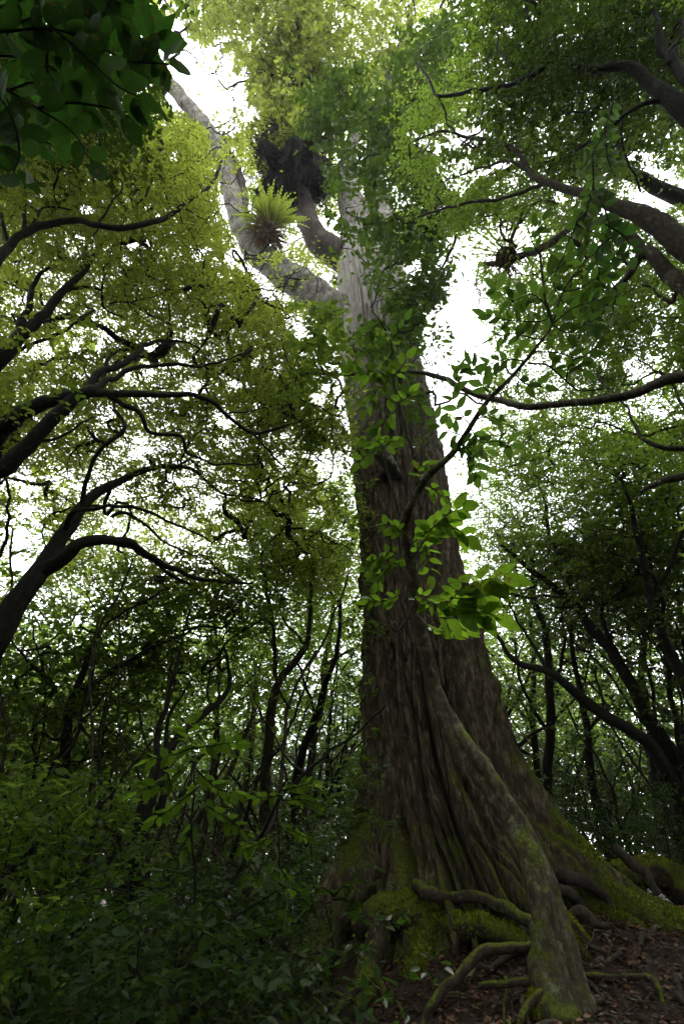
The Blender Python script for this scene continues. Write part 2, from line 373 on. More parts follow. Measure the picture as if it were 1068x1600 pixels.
for _ in range(150):   # small irregular gaps everywhere in the canopy
    HOLES.append((rng.uniform(0, 1068), rng.uniform(200, 880), rng.uniform(5, 14), rng.uniform(5, 12), rng.uniform(.5, .95)))
CLEAR = [(790, 392, 36, 40, .95), (415, 345, 62, 52, 1), (455, 268, 52, 58, .93), (395, 400, 36, 26, .9), (455, 440, 60, 36, .95), (370, 320, 24, 50, .8), (505, 375, 34, 30, .9), (556, 475, 38, 42, .9), (560, 600, 40, 70, .75), (552, 300, 20, 80, .75), (575, 430, 46, 46, .8), (610, 720, 60, 90, .8), (430, 175, 50, 60, .5), (300, 170, 36, 22, .8), (350, 230, 26, 40, .7)]
def cull_holes(P, lim=1150):
    px, py = proj(P); keep = np.ones(len(P), bool)
    nz = vnoise(np.stack([px / 16, py / 16, px * 0 + 3], 1))
    for hx, hy, rx, ry, s in HOLES:
        c = np.nonzero((np.abs(px - hx) < rx * 1.4) & (np.abs(py - hy) < ry * 1.4))[0]
        if not len(c): continue
        d = ((px[c] - hx) / rx) ** 2 + ((py[c] - hy) / ry) ** 2
        d = d * (0.5 + nz[c])
        keep[c[(d < 1) & (rng.random(len(c)) < s)]] = False
    near = (P[:, 1] * CP + (P[:, 2] - CAMZ) * SP) < 12.2      # nothing hangs right before these
    for hx, hy, rx, ry, s in CLEAR:
        d = (((px - hx) / rx) ** 2 + ((py - hy) / ry) ** 2) * (0.6 + .8 * nz)
        keep[(d < 1) & near & (rng.random(len(px)) < s)] = False
    return keep

TWIG = [None]
def sprays(A, per=7, nl=9, rad=0.33, flat=0.55, sl=0.28, ll=0.07, droop=0.0, cull=True, tpl=LT_SMALL, upw=1.0, wid=1.0, tintbase=None, hang=False, outside=False):
    """leafy twiglets round each attractor: returns V, F, tint"""
    m = len(A)
    O = np.repeat(A, per, 0) + rng.normal(0, 1, (m * per, 3)) * np.array([rad, rad, rad * flat])
    if hang: D = norm(np.stack([rng.normal(0, .35, m * per), rng.normal(0, .35, m * per), -np.ones(m * per)], 1))
    else: D = norm(np.stack([rng.normal(0, 1, m * per), rng.normal(0, 1, m * per), rng.normal(-droop, .35, m * per)], 1))
    S = sl * rng.uniform(.6, 1.3, m * per)
    B = np.repeat(A, per, 0); E_ = O + D * S[:, None]; E_[:, 2] -= S * .25
    kt = cull_holes(O) if cull else np.ones(len(O), bool)
    if outside: qx, qy = proj(O); kt &= ~((qx > -90) & (qx < 1160) & (qy > -90) & (qy < 1700))
    tw = []
    for a_, b_, w0, w1 in ((B[kt][::3], O[kt][::3], .003, .0022), (O[kt], E_[kt], .0022, .001)):
        sd_ = norm(np.cross(b_ - a_, np.array([.2, .1, 1.0]))); tw.append(np.stack([a_ - sd_ * w0, a_ + sd_ * w0, b_ + sd_ * w1, b_ - sd_ * w1], 1).reshape(-1, 3))
    tw = np.vstack(tw); TWIG[0] = (tw, np.arange(len(tw)).reshape(-1, 4))
    u = np.linspace(0.05, 1, nl)
    P = O[:, None, :] + D[:, None, :] * (S[:, None] * u[None, :])[..., None]
    P[..., 2] -= (u ** 2)[None, :] * S[:, None] * .25
    P = P.reshape(-1, 3)
    Dn = np.repeat(D, nl, 0); side = np.tile(np.where(np.arange(nl) % 2 == 0, 1.0, -1.0), m * per)
    sidev = norm(np.cross(Dn, np.array([0, 0, 1.0])) + rng.normal(0, .15, (len(P), 3)))
    ld = norm(Dn * .55 + sidev * side[:, None] * .8 + rng.normal(0, .22, (len(P), 3)) + np.array([0, 0, -.15 - droop * .5]))
    nr = norm(np.array([0, 0, upw]) + rng.normal(0, .42, (len(P), 3)))
    ln = ll * rng.uniform(.6, 1.25, len(P))
    P = P + rng.normal(0, .015, P.shape)
    cl = np.repeat(rng.random(m) if tintbase is None else tintbase, per * nl)
    tint = np.clip(.45 * cl + .55 * rng.random(len(P)), 0, 1)
    if outside:
        qx, qy = proj(P); k = ~((qx > -60) & (qx < 1130) & (qy > -60) & (qy < 1650)); P, ld, nr, ln, tint = P[k], ld[k], nr[k], ln[k], tint[k]
    if cull:
        k = cull_holes(P); P, ld, nr, ln, tint = P[k], ld[k], nr[k], ln[k], tint[k]
    V, Fc, q = leaves_np(P, ld, nr, ln, tpl, wid)
    return V, Fc, np.repeat(tint, q)

# ------------------------------------------------------------------ branching that reaches every leaf clump
def grow_nodes(start, A, bf=0.25, maxd=3.0):
    """start: (n,3) nodes on traced limbs; A attractors. greedy minimum spanning tree"""
    P = np.vstack([start, A]); n0 = len(start); n = len(P)
    par = np.full(n, -1); plen = np.zeros(n)
    cost = np.full(n, 1e9); best = np.zeros(n, int)
    D = np.linalg.norm(A[:, None, :] - start[None], axis=2)
    best[n0:] = D.argmin(1); cost[n0:] = D.min(1)
    todo = np.arange(n0, n); order = []
    while len(todo):
        i = todo[cost[todo].argmin()]
        par[i] = best[i]; plen[i] = plen[par[i]] + np.linalg.norm(P[i] - P[par[i]]); order.append(i)
        todo = todo[todo != i]
        if len(todo):
            c = np.linalg.norm(P[todo] - P[i], axis=1) + bf * plen[i]
            b = c < cost[todo]; cost[todo[b]] = c[b]; best[todo[b]] = i
    return P, par, order, n0

def twig_mesh(start, sr, A, tip=0.004, wig=0.12, bf=0.25, kmax=6, pw=0.45):
    P, par, order, n0 = grow_nodes(start, A, bf)
    n = len(P); cnt = np.ones(n)
    for i in reversed(order): cnt[par[i]] += cnt[i]
    r = tip * cnt ** pw
    kids = {}
    for i in order: kids.setdefault(par[i], []).append(i)
    acc = Acc()
    # paths
    stack = []
    for s in range(n0):
        for c in kids.get(s, []): stack.append((s, c))
    while stack:
        p, c = stack.pop()
        path = [p, c]
        while kids.get(path[-1]):
            ks = kids[path[-1]]; h = max(ks, key=lambda q: cnt[q])
            for q in ks:
                if q != h: stack.append((path[-1], q))
            path.append(h)
        pp = P[path]; rr = r[path].copy()
        if p < n0: rr[0] = min(rr[1] * 1.15, sr[p] * .9)
        else: rr[0] = min(rr[0], rr[1] * 1.3)
        rr[-1] = tip * .6
        L = np.linalg.norm(np.diff(pp, axis=0), axis=1).sum()
        sub = 4 if rr[1] > .012 else 3
        Q, RR = smooth_path(pp, rr, sub, wig * min(1.0, L))
        V, Fq = tube(Q, RR, 5 if rr[1] > .015 else (4 if rr[1] > .007 else 3))
        acc.add(V, Fq)
    return acc

def trace(pts, wscale=1.0):
    """[(px, py, t, width_px)] -> P, R"""
    P = np.array([at(a, b, t) for a, b, t, w_ in pts]); R = np.array([w_ / 2 / F * t * wscale for a, b, t, w_ in pts])
    return P, R

def ell(cx, cy, rx, ry, t0, t1, n):
    a = rng.uniform(0, 2 * math.pi, n); q = np.sqrt(rng.uniform(0, 1, n))
    return at_many(cx + rx * q * np.cos(a), cy + ry * q * np.sin(a), rng.uniform(t0, t1, n))
def rect(x0, y0, x1, y1, t0, t1, n):
    return at_many(rng.uniform(x0, x1, n), rng.uniform(y0, y1, n), rng.uniform(t0, t1, n))

def hero_tree(name, label, base, trunk, limbs, crowns, bark, group=None, tip=0.004, wig=.25, bf=.25, k=10, lsc=.74, tsc=.80):
    """trunk / limbs: traced; crowns: list of (attractors, leaf material, kwargs for sprays)"""
    b = np.array(base, float)
    r = root(name, b, label, 'tree', group)
    P, R = trace(trunk, tsc)
    P = np.vstack([b - np.array([0, 0, .3]), b + (P[0] - b) * .5 + rng.normal(0, .1, 3), P]); R = np.r_[R[0] * 1.6, R[0] * 1.15, R]
    starts = []; rs = []
    Q, RR = smooth_path(P, R, 6, .05)
    acc = Acc(); acc.add(*tube(Q, RR, k, .20, 5)); link('trunk', acc.mesh('trunk', bark, origin=b), r)
    starts.append(Q[len(Q) // 3:]); rs.append(RR[len(Q) // 3:])
    for lb in limbs:
        P, R = trace(lb, lsc); Q, RR = smooth_path(P, R, 6, .10)
        acc = Acc(); acc.add(*tube(Q, RR, 7, .22, 7)); link('limb', acc.mesh('limb', bark, origin=b), r)
        starts.append(Q); rs.append(RR)
    S = np.vstack(starts); SR = np.concatenate(rs)
    A = np.vstack([c[0] for c in crowns])
    acc = twig_mesh(S, SR, A, tip, wig, bf)
    for a, mat, kw in crowns:
        V, Fc, t = sprays(a, **kw); acc.add(*TWIG[0])
        o = link('crown', mesh_np('crown', V, Fc, mat, False, t, origin=b), r); o['kind'] = 'stuff'
    o = link('twigs', acc.mesh('twigs', bark, origin=b), r); o['kind'] = 'stuff'
    return r

# ------------------------------------------------------------------ ground
def build_ground():
    def grid(x0, x1, nx, y0, y1, ny):
        pass
    xs = np.concatenate([np.linspace(-160, -12, 30)[:-1], np.linspace(-12, 14, 150), np.linspace(14, 160, 30)[1:]])
    ys = np.concatenate([np.linspace(-160, -3, 26)[:-1], np.linspace(-3, 16, 130), np.linspace(16, 160, 30)[1:]])
    X, Y = np.meshgrid(xs, ys); X = X.ravel(); Y = Y.ravel()
    Z = ground_z(X, Y)
    near = np.exp(-((X - 1) ** 2 + (Y - 6) ** 2) / 120)
    Z = Z + near * (0.10 * (fbm(np.stack([X * 1.6, Y * 1.6, X * 0], 1), 4) - .45))
    V = np.stack([X, Y, Z], 1); nx = len(xs); ny = len(ys)
    i = np.arange(ny - 1)[:, None] * nx + np.arange(nx - 1)[None, :]
    Fq = np.stack([i, i + 1, i + nx + 1, i + nx], -1).reshape(-1, 4)
    o = link('ground', mesh_np('ground', V, Fq, M['soil'], True)); o['kind'] = 'structure'
build_ground()

# ------------------------------------------------------------------ the giant trunk
def build_giant():
    base = np.array([1.7, 8.0, float(ground_z(np.array(1.7), np.array(8.0)))])
    r = root('giant_tree', base, 'giant ancient tree with fluted shaggy brown trunk, mossy buttressed foot and pale upper limbs', 'tree')
    tab = [(1560, 440, 1100), (1500, 470, 1065), (1440, 505, 1030), (1380, 526, 950), (1340, 540, 915), (1300, 549, 872), (1200, 560, 812), (1100, 560, 775), (1000, 562, 748), (900, 560, 722),
           (800, 556, 704), (700, 548, 690), (560, 531, 658), (430, 524, 632), (380, 530, 610), (330, 536, 585)]
    cx, rr, zz = [], [], []
    for py, l, rt in tab:
        b = (800 - py) / F; t = 8.0 / (CP - b * SP)
        cx.append(((l + rt) / 2 - 534) / F * t); rr.append((rt - l) / 2 / F * t * .97); zz.append(CAMZ + (SP + b * CP) * t)
    cx, rr, zz = map(np.array, (cx, rr, zz))
    nt_, nz_ = 490, 570
    zmin, zmax = -0.5, zz[-1]
    u = np.linspace(0, 1, nz_) ** 1.25
    Z = zmin + (zmax - zmin) * u
    CX = np.interp(Z, zz, cx); RR = np.interp(Z, zz, rr)
    kk = np.ones(9) / 9
    CX = np.convolve(np.pad(CX, 4, 'edge'), kk, 'valid'); RR = np.convolve(np.pad(RR, 4, 'edge'), kk, 'valid')
    nf_ = int(nt_ * .78)     # finer on the side that faces the clearing
    TH = np.concatenate([np.linspace(math.pi * .92, math.pi * 2.08, nf_, endpoint=False), np.linspace(math.pi * 2.08, math.pi * 2.92, nt_ - nf_, endpoint=False)])
    zg, tg = np.meshgrid(Z, TH, indexing='ij'); R = np.repeat(RR[:, None], nt_, 1)
    zf = zg.ravel(); tf = tg.ravel() + 0.05 * np.sin(zf * .55) * 1.2      # slight twist
    c, s = np.cos(tf), np.sin(tf)
    def nn(ft, fz, off=0, o=3): return fbm(np.stack([c * ft + off, s * ft + off * .7, zf * fz + off], 1), o)
    low = np.clip(1 - (zf - 0.4) / 7.5, 0, 1)
    flute = (nn(1.9, .10, 5, 2) - .38) * 2      # broad buttresses
    ridge = 1 - np.abs(nn(4.2, .22, 11, 3) * 2 - .95) * 2  # ribs
    fis = np.abs(nn(13, 1.1, 23, 3) * 2 - .9)     # fissures
    fine = nn(34, 2.6, 41, 3) - .45
    scale = nn(9, 7, 61, 3) - .45
    d = np.abs((tf % (2 * math.pi)) - 5.3)      # a deep hollow facing south-east
    hollow = np.exp(-(d / .26) ** 2) * np.clip(1 - (zf - 1.5) / 8, 0, 1) * .68
    d2 = np.abs((tf % (2 * math.pi)) - 4.55); hollow = hollow + np.exp(-(d2 / .10) ** 2) * np.clip(1 - (zf - .5) / 5.5, 0, 1) * .30
    rad = R.ravel() * (1 + flute * (.10 + .26 * low) + ridge * (.025 + .11 * low) - hollow)
    warp = nn(3, .8, 77, 2) * .6
    c, s = np.cos(tf + warp * .25), np.sin(tf + warp * .25)
    fis = np.abs(nn(11, .55, 23, 2) * 2 - .78); fis2 = np.abs(nn(24, 1.3, 53, 2) * 2 - .78)
    hi = .45 + .55 * np.clip(1 - (zf - 9) / 5, 0, 1)
    ph = tf * 11 + (nn(2.2, .35, 91, 3) - .45) * 9; ph2 = tf * 27 + (nn(4.0, .7, 97, 3) - .45) * 13
    col1 = np.exp(-(np.sin(ph) / .38) ** 2); col2 = np.exp(-(np.sin(ph2) / .42) ** 2)
    ph3 = tf * 70 + (nn(7.0, 1.3, 131, 3) - .45) * 20; col3 = np.exp(-(np.sin(ph3) / .5) ** 2)
    amp = .45 + 1.1 * nn(2.5, .5, 103, 2)
    rad -= (.36 * col1 * amp + .15 * col2 * amp + .05 * col3 * (.4 + nn(5, 2.2, 141, 2))) * hi * (.7 + .6 * low)
    rad += -(.10 * np.clip(1 - fis * 4.5, 0, 1) + .05 * np.clip(1 - fis2 * 4, 0, 1)) * hi + fine * .06 + scale * .07
    for _ in range(26):
        t0_ = rng.uniform(math.pi, 2 * math.pi); z0_ = rng.uniform(1, 14); wt_ = rng.uniform(.06, .16); wz_ = rng.uniform(.12, .4)
        rad += rng.uniform(-.10, .16) * np.exp(-((tg.ravel() - t0_) / wt_) ** 2 - ((zf - z0_) / wz_) ** 2)
    V = np.stack([np.repeat(CX, nt_) + rad * np.cos(tg.ravel()), 8.0 + rad * np.sin(tg.ravel()) * .95, zf + fine * .05], 1)
    i = np.arange(nz_ - 1)[:, None] * nt_; j = np.arange(nt_)[None, :]; j2 = (j + 1) % nt_
    Fq = np.stack([i + j, i + j2, i + nt_ + j2, i + nt_ + j], -1).reshape(-1, 4)
    link('trunk', mesh_np('trunk', V, Fq, M['bark_giant'], True, origin=base), r)
    # upper limbs
    def limb(pts, mat, k=28, lump=.16, sub=16, nm='limb', label=None):
        P, R = trace(pts); Q, RR = smooth_path(P, R, sub, .06)
        acc = Acc(); acc.add(*tube(Q, RR, k, lump, 3.2))
        o = link(nm, acc.mesh(nm, mat, origin=base), r)
        if label: o['label'] = label
        return Q, RR
    S = []
    S.append(limb([(585, 560, 12.6, 70), (540, 505, 12.8, 60), (490, 460, 12.9, 52), (440, 425, 13, 46), (405, 398, 13.1, 38), (380, 362, 13.2, 32), (366, 320, 13.5, 29), (356, 275, 13.9, 28), (338, 222, 14.3, 24), (303, 175, 14.9, 22), (262, 130, 15.4, 20), (215, 95, 15.8, 14)], M['bark_pale'], label='pale leaning limb reaching over the crown gap'))
    S.append(limb([(378, 350, 13.2, 18), (382, 310, 13.6, 14), (372, 268, 14, 12), (350, 225, 14.4, 9), (320, 190, 15, 6)], M['bark_darklimb'], 8))
    S.append(limb([(575, 450, 14.2, 44), (545, 408, 14.2, 46), (510, 388, 14.2, 42), (484, 352, 14.4, 34), (470, 300, 15, 32), (462, 240, 15.5, 34), (458, 180, 16, 36), (456, 120, 16.5, 34), (462, 60, 17, 26), (470, -20, 17.5, 18), (480, -120, 18, 8)], M['bark_darklimb'], label='dark upright limb carrying the epiphytes'))
    S.append(limb([(572, 470, 14.2, 80), (566, 400, 14.4, 60), (552, 330, 15, 42), (540, 285, 15.6, 34), (546, 240, 16.2, 22), (556, 180, 16.8, 14), (560, 100, 17.5, 10)], M['bark_pale']))
    S.append(limb([(596, 460, 14.3, 72), (602, 400, 14.5, 54), (596, 330, 15, 40), (582, 270, 15.6, 28), (590, 200, 16.4, 20), (610, 120, 17.2, 14), (640, 30, 18, 8)], M['bark_pale']))
    limb([(590, 700, 9.15, 26), (606, 722, 9.05, 24), (622, 745, 9.2, 20)], M['bark_branch'], 10, .35, nm='branch_stub', sub=6)
    S.append(limb([(262, 130, 15.4, 14), (200, 210, 15.8, 26), (178, 222, 15.8, 16)], M['bark_darklimb'], 8, sub=5, nm='limb'))
    st = np.vstack([q for q, _ in S]); sr = np.concatenate([x for _, x in S])
    crowns = [(np.vstack([ell(430, 180, 75, 80, 14.5, 16.5, 70), ell(400, 60, 130, 90, 15, 18, 170)]), M['gold'], dict(per=8, nl=10, rad=.4, sl=.4, ll=.15, hang=False, droop=.5)),
              (np.vstack([ell(560, 60, 150, 110, 16, 20, 230), ell(620, 150, 90, 80, 17, 20, 90), ell(500, -100, 400, 100, 16, 20, 120), ell(480, -300, 420, 140, 14, 18, 110), ell(300, -40, 160, 60, 15, 18, 60)]), M['olive'], dict(per=8, nl=10, rad=.45, sl=.45, ll=.14, hang=True)),
              (np.vstack([ell(250, 200, 110, 70, 14, 17, 100), ell(480, 430, 60, 50, 15, 17, 20), ell(540, 260, 70, 80, 17, 19, 40)]), M['gold'], dict(per=8, nl=9, rad=.4, sl=.38, ll=.13))]
    A = np.vstack([c_[0] for c_ in crowns])
    acc = twig_mesh(st, sr, A, .009, .4, .2)
    o = link('twigs', acc.mesh('twigs', M['bark_darklimb'], origin=base), r); o['kind'] = 'stuff'
    for a, mat, kw in crowns:
        Vv, Fc, t = sprays(a, **kw); o = link('crown', mesh_np('crown', Vv, Fc, mat, False, t, origin=base), r); o['kind'] = 'stuff'
    # surface roots
    MOSSY = []
    def rt(pts, mat=None, k=14, lump=.22, label=None):
        pts = [(a, b, t * (1 + .10 * min(1, max(0, (1600 - b) / 160))) if 500 < a < 880 and b > 1380 and t < 5.1 else t, w_) for a, b, t, w_ in pts]
        P, R = trace(pts); Q, RR = smooth_path(P, R, 8, .07)
        RR = RR * (.8 if k >= 12 else .9)
        acc = Acc(); Vt, Ft = tube(Q, RR, max(k, 12), lump * 1.2, 6.0); acc.add(Vt, Ft)
        if mat is M['bark_moss'] or mat is M['bark_root']: MOSSY.append((Vt, Ft, 1.0 if mat is M['bark_moss'] else .35))
        o = link('root', acc.mesh('root', mat or M['bark_root'], origin=base), r)
        if label: o['label'] = label
    rt([(640, 1250, 7.2, 90), (585, 1330, 6.4, 110), (540, 1400, 5.9, 100), (500, 1470, 5.6, 88), (455, 1540, 5.2, 70), (415, 1610, 5.0, 66), (370, 1700, 4.8, 60)], M['bark_giant'], 22, .3, 'ridged root running down the near slope')
    rt([(625, 1365, 7.0, 14), (652, 1385, 5.6, 22), (672, 1394, 5.1, 26), (700, 1402, 4.85, 22), (745, 1403, 4.75, 20), (780, 1415, 4.6, 22), (822, 1432, 4.4, 24), (860, 1440, 4.3, 18)])
    rt([(560, 1450, 5.0, 40), (590, 1432, 4.9, 66), (640, 1428, 4.8, 60), (700, 1440, 4.7, 46), (760, 1452, 4.55, 40), (815, 1468, 4.4, 36), (850, 1490, 4.3, 30)], M['bark_moss'], 18, .3, 'moss covered root like a ledge')
    rt([(655, 1425, 4.75, 50), (660, 1470, 4.7, 52), (655, 1510, 4.6, 44), (640, 1560, 4.5, 30)], M['bark_moss'], 16, .3)
    rt([(585, 1430, 4.85, 46), (580, 1480, 4.8, 52), (570, 1540, 4.7, 56), (580, 1620, 4.5, 60)], M['bark_root'], 16, .3)
    rt([(840, 1476, 4.2, 16), (795, 1478, 4.2, 18), (755, 1490, 4.2, 18), (718, 1512, 4.15, 17), (690, 1540, 4.1, 16), (668, 1575, 4.05, 15), (655, 1620, 4.0, 14)], None, 10)
    rt([(745, 1540, 3.95, 9), (780, 1536, 3.95, 12), (815, 1532, 3.95, 12), (838, 1545, 3.95, 12), (850, 1570, 3.9, 14)], None, 9)
    rt([(850, 1548, 3.85, 12), (825, 1565, 3.85, 13), (808, 1588, 3.8, 13), (800, 1630, 3.75, 14)], None, 9)
    rt([(845, 1560, 3.95, 40), (845, 1590, 3.9, 46), (842, 1640, 3.85, 50)], M['bark_moss'], 12, .3)
    rt([(505, 1610, 4.3, 10), (530, 1575, 4.35, 14), (556, 1545, 4.4, 16), (580, 1530, 4.5, 14), (600, 1560, 4.5, 14), (612, 1620, 4.4, 12)], None, 9, label='thin pale looping root')
    rt([(500, 1552, 4.5, 8), (530, 1550, 4.5, 9), (548, 1565, 4.4, 8)], None, 7)
    rt([(955, 1320, 7.0, 16), (985, 1345, 6.9, 18), (1008, 1362, 6.8, 18), (1018, 1380, 6.7, 14), (1030, 1402, 6.6, 12)], M['bark_branch'], 9, label='bare grey root draped over the mossy flank')
    rt([(960, 1370, 7.2, 40), (995, 1358, 7.4, 50), (1030, 1368, 7.4, 56), (1070, 1395, 7.3, 56), (1120, 1440, 7.2, 50), (1170, 1500, 7.1, 40)], M['bark_moss'], 18, .4)
    rt([(950, 1418, 6.3, 20), (1000, 1420, 6.1, 30), (1040, 1424, 6.0, 26), (1090, 1440, 5.9, 22)], M['bark_moss'], 12, .3)
    rt([(860, 1380, 6.2, 20), (885, 1372, 5.8, 24), (915, 1378, 5.7, 22), (938, 1398, 5.7, 18), (958, 1424, 5.6, 12)], M['bark_darklimb'], 9, .4, label='black rotten root arching under the mossy buttress')
    rt([(850, 1410, 6.2, 20), (880, 1398, 5.6, 22), (900, 1412, 5.6, 20), (915, 1440, 5.5, 14)], M['bark_darklimb'], 9, .4)
    rt([(880, 1440, 5.4, 14), (912, 1432, 5.3, 18), (935, 1446, 5.2, 14), (960, 1450, 5.1, 8)], M['bark_branch'], 8, .3)
    def moss_on(V, Fq, dens, n, thr):
        a, b, c, d_ = V[Fq[:, 0]], V[Fq[:, 1]], V[Fq[:, 2]], V[Fq[:, 3]]
        nn_ = norm(np.cross(c - a, d_ - b)); ce = V.mean(0)
        ar = np.linalg.norm(np.cross(c - a, d_ - b), axis=1)
        up = np.abs(nn_[:, 2]) if thr is None else nn_[:, 2]
        cen = (a + b + c + d_) / 4
        pat = fbm(cen * 3.1, 4)
        wt = ar * np.clip(up * .9 + (pat - .45) * 4, 0, 1)
        if thr is not None: wt = wt * thr(cen)
        if wt.sum() <= 0: return None
        i = rng.choice(len(Fq), size=n, p=wt / wt.sum()); u = rng.random((n, 2, 1))
        P = a[i] * (1 - u[:, 0]) * (1 - u[:, 1]) + b[i] * u[:, 0] * (1 - u[:, 1]) + c[i] * u[:, 0] * u[:, 1] + d_[i] * (1 - u[:, 0]) * u[:, 1]
        return P, nn_[i]
    PP = []; NN = []
    for Vt, Ft, dn in MOSSY:
        L_ = np.linalg.norm(Vt.max(0) - Vt.min(0)); g_ = moss_on(Vt, Ft, dn, int(1500 * L_ * dn), None)
        if g_:
            P_, N_ = g_; PP.append(P_); NN.append(norm(rng.normal(0, .5, P_.shape) + np.array([0, -.1, .8])))
    g_ = moss_on(V, Fq, 1, 26000, lambda c_: ((c_[:, 0] > 2.0 + .25 * (c_[:, 2] - 1)) & (c_[:, 2] < 4.2) & (c_[:, 1] < 9)) * np.clip((fbm(c_ * 2.2 + 5, 3) - .34) * 5, 0, 1))
    if g_:
        P_, N_ = g_; s_ = np.where(((P_ - np.array([1.7, 8.0, 0])) * N_)[:, :2].sum(1) < 0, -1, 1)[:, None]; PP.append(P_); NN.append(norm(N_ * s_ + rng.normal(0, .5, P_.shape)))
    PP = np.vstack(PP); NN = np.vstack(NN)
    Vm, Fm, q_ = leaves_np(PP, NN, rand_dirs(len(PP)), rng.uniform(.018, .045, len(PP)), LT_SMALL, 1.1)
    o = link('moss', mesh_np('moss', Vm, Fm, M['moss'], False, np.repeat(rng.random(len(PP)), q_), origin=base), r); o['kind'] = 'stuff'
    for q in range(40):   # surface roots wandering over the litter
        x0 = rng.uniform(.9, 4.2); y0 = rng.uniform(3.6, 6.6); a = rng.uniform(0, 6.28); n_ = rng.integers(4, 8); rr0 = rng.uniform(.008, .03)
        xs, ys = [x0], [y0]
        for _ in range(n_): a += rng.normal(0, .7); xs.append(xs[-1] + .16 * math.cos(a)); ys.append(ys[-1] + .16 * math.sin(a))
        xs, ys = np.array(xs), np.array(ys)
        zs = ground_z(xs, ys) + .02 + rng.uniform(-.035, .06, len(xs)); zs[0] -= .08; zs[-1] -= .08
        Q, RR = smooth_path(np.stack([xs, ys, zs], 1), np.full(len(xs), rr0), 5)
        acc = Acc(); acc.add(*tube(Q, RR, 7, .25, 12)); link('root', acc.mesh('root', M['bark_branch'] if q % 3 else M['bark_root'], origin=base), r)
    return r
build_giant()

# ------------------------------------------------------------------ epiphytes on the giant tree
M['bark_black'] = bark_mat('root_mass_black', ((0.006, 0.005, 0.004), (0.012, 0.010, 0.008), (0.03, 0.025, 0.02)), scale=(8, 8, 8), bump=1.0, dist=0.08)
M['dead_strap'] = bark_mat('dead_strap', ((0.03, 0.02, 0.015), (0.08, 0.055, 0.045), (0.18, 0.13, 0.10)), scale=(12, 12, 3), bump=1.0, dist=0.04)
def strand_acc(C, rad, n, length, r=.008, down=1.0, k=3, squash=1.0):
    acc = Acc()
    for _ in range(n):
        u_ = norm(rng.normal(0, 1, 3)); p = C + u_ * np.array([rad, rad, rad * squash]) * .55
        d = norm(u_ * .9 + np.array([rng.normal(0, .6), rng.normal(0, .6), -down * .5 + rng.normal(0, .5)]))
        L = length * rng.uniform(.5, 1.3); q = [p]
        for s in range(3): d = norm(d + rng.normal(0, .35, 3) + np.array([0, 0, -.25])); q.append(q[-1] + d * L / 3)
        acc.add(*tube(np.array(q), np.array([r, r, r * .8, r * .4]), k))
    return acc
def lumpy(C, R3, n=40, amp=.35, fq=2.5):
    th = np.linspace(0, 2 * math.pi, n, endpoint=False); ph = np.linspace(.02, math.pi - .02, n // 2)
    T, Pp = np.meshgrid(th, ph); D = np.stack([np.sin(Pp) * np.cos(T), np.sin(Pp) * np.sin(T), np.cos(Pp)], -1).reshape(-1, 3)
    s = 1 + amp * 2 * (fbm(D * fq + C, 3) - .45)
    V = C + D * np.array(R3) * s[:, None]; m = n // 2
    i = np.arange(m - 1)[:, None] * n; j = np.arange(n)[None]; j2 = (j + 1) % n
    return V, np.stack([i + j, i + n + j, i + n + j2, i + j2], -1).reshape(-1, 4)
def frond_mesh(n_seg=7, w_=.09, arch=.35, pinn=True):
    """one arching fern frond along +x, unit length, with toothed edges"""
    V = []; Fc = []
    for i in range(n_seg + 1):
        u = i / n_seg; z = arch * (u - u * u * 1.35); V.append((u, 0, z))
    c = n_seg + 1
    for i in range(n_seg):
        u = (i + .5) / n_seg; z = arch * (u - u * u * 1.35); ww = w_ * math.sin(math.pi * min(1, u * .9 + .08)) ** .7
        for s in (-1, 1):
            V.append((u + .06, s * ww, z - .02)); Fc.append((i, i + 1, c) if s > 0 else (i + 1, i, c)); c += 1
    return np.array(V), np.array(Fc)
def fern_clump():
    C = at(418, 350, 12.9)
    r = root('fern_clump', C, 'round fern clump on the pale limb, bright fronds above brown dead ones', 'fern')
    acc = Acc(); acc.add(*lumpy(C + np.array([0, .1, -.25]), (.24, .24, .30))); link('root_mass', acc.mesh('root_mass', M['dead_strap'], origin=C), r)
    V, Fc = frond_mesh(11, .075, .38); fm = mesh_np('frond', V, Fc, M['frond'], False, np.linspace(0, 1, len(Fc)))
    V2, F2 = frond_mesh(9, .05, .15); dm = mesh_np('dead_frond', V2, F2, M['dead_frond'], False, rng.random(len(F2)))
    def put(nm, me, p, d, L, tw=0):
        x = Vector(d).normalized(); up = Vector((0, 0, 1)); y = up.cross(x)
        if y.length < .1: y = Vector((0, 1, 0)).cross(x)
        y.normalize(); z = x.cross(y)
        m = Matrix((x, y, z)).transposed().to_4x4() @ Matrix.Rotation(tw, 4, 'X')
        o = link(nm, me, r); o.matrix_local = Matrix.Translation(Vector(p - C)) @ m @ Matrix.Scale(L, 4)
    for k in range(230):
        a = rng.uniform(0, 6.28); e = rng.uniform(-.2, 1.3)
        d = (math.cos(a) * math.cos(e), math.sin(a) * math.cos(e), math.sin(e))
        put('frond', fm, C + np.array([math.cos(a) * .16 * math.cos(e), math.sin(a) * .16 * math.cos(e), -.05 + .1 * math.sin(e)]) + rng.normal(0, .06, 3), d, rng.uniform(.45, .85), rng.normal(0, .5))
    for k in range(280):
        u_ = norm(rng.normal(0, 1, 3)); u_[2] = -abs(u_[2]) * .9 + .25; u_ = norm(u_)
        put('dead_frond', dm, C + np.array([0, .1, -.22]) + u_ * np.array([.2, .2, .24]), norm(u_ + np.array([0, 0, -.5]) + rng.normal(0, .3, 3)), rng.uniform(.28, .5), rng.normal(0, .8))
fern_clump()
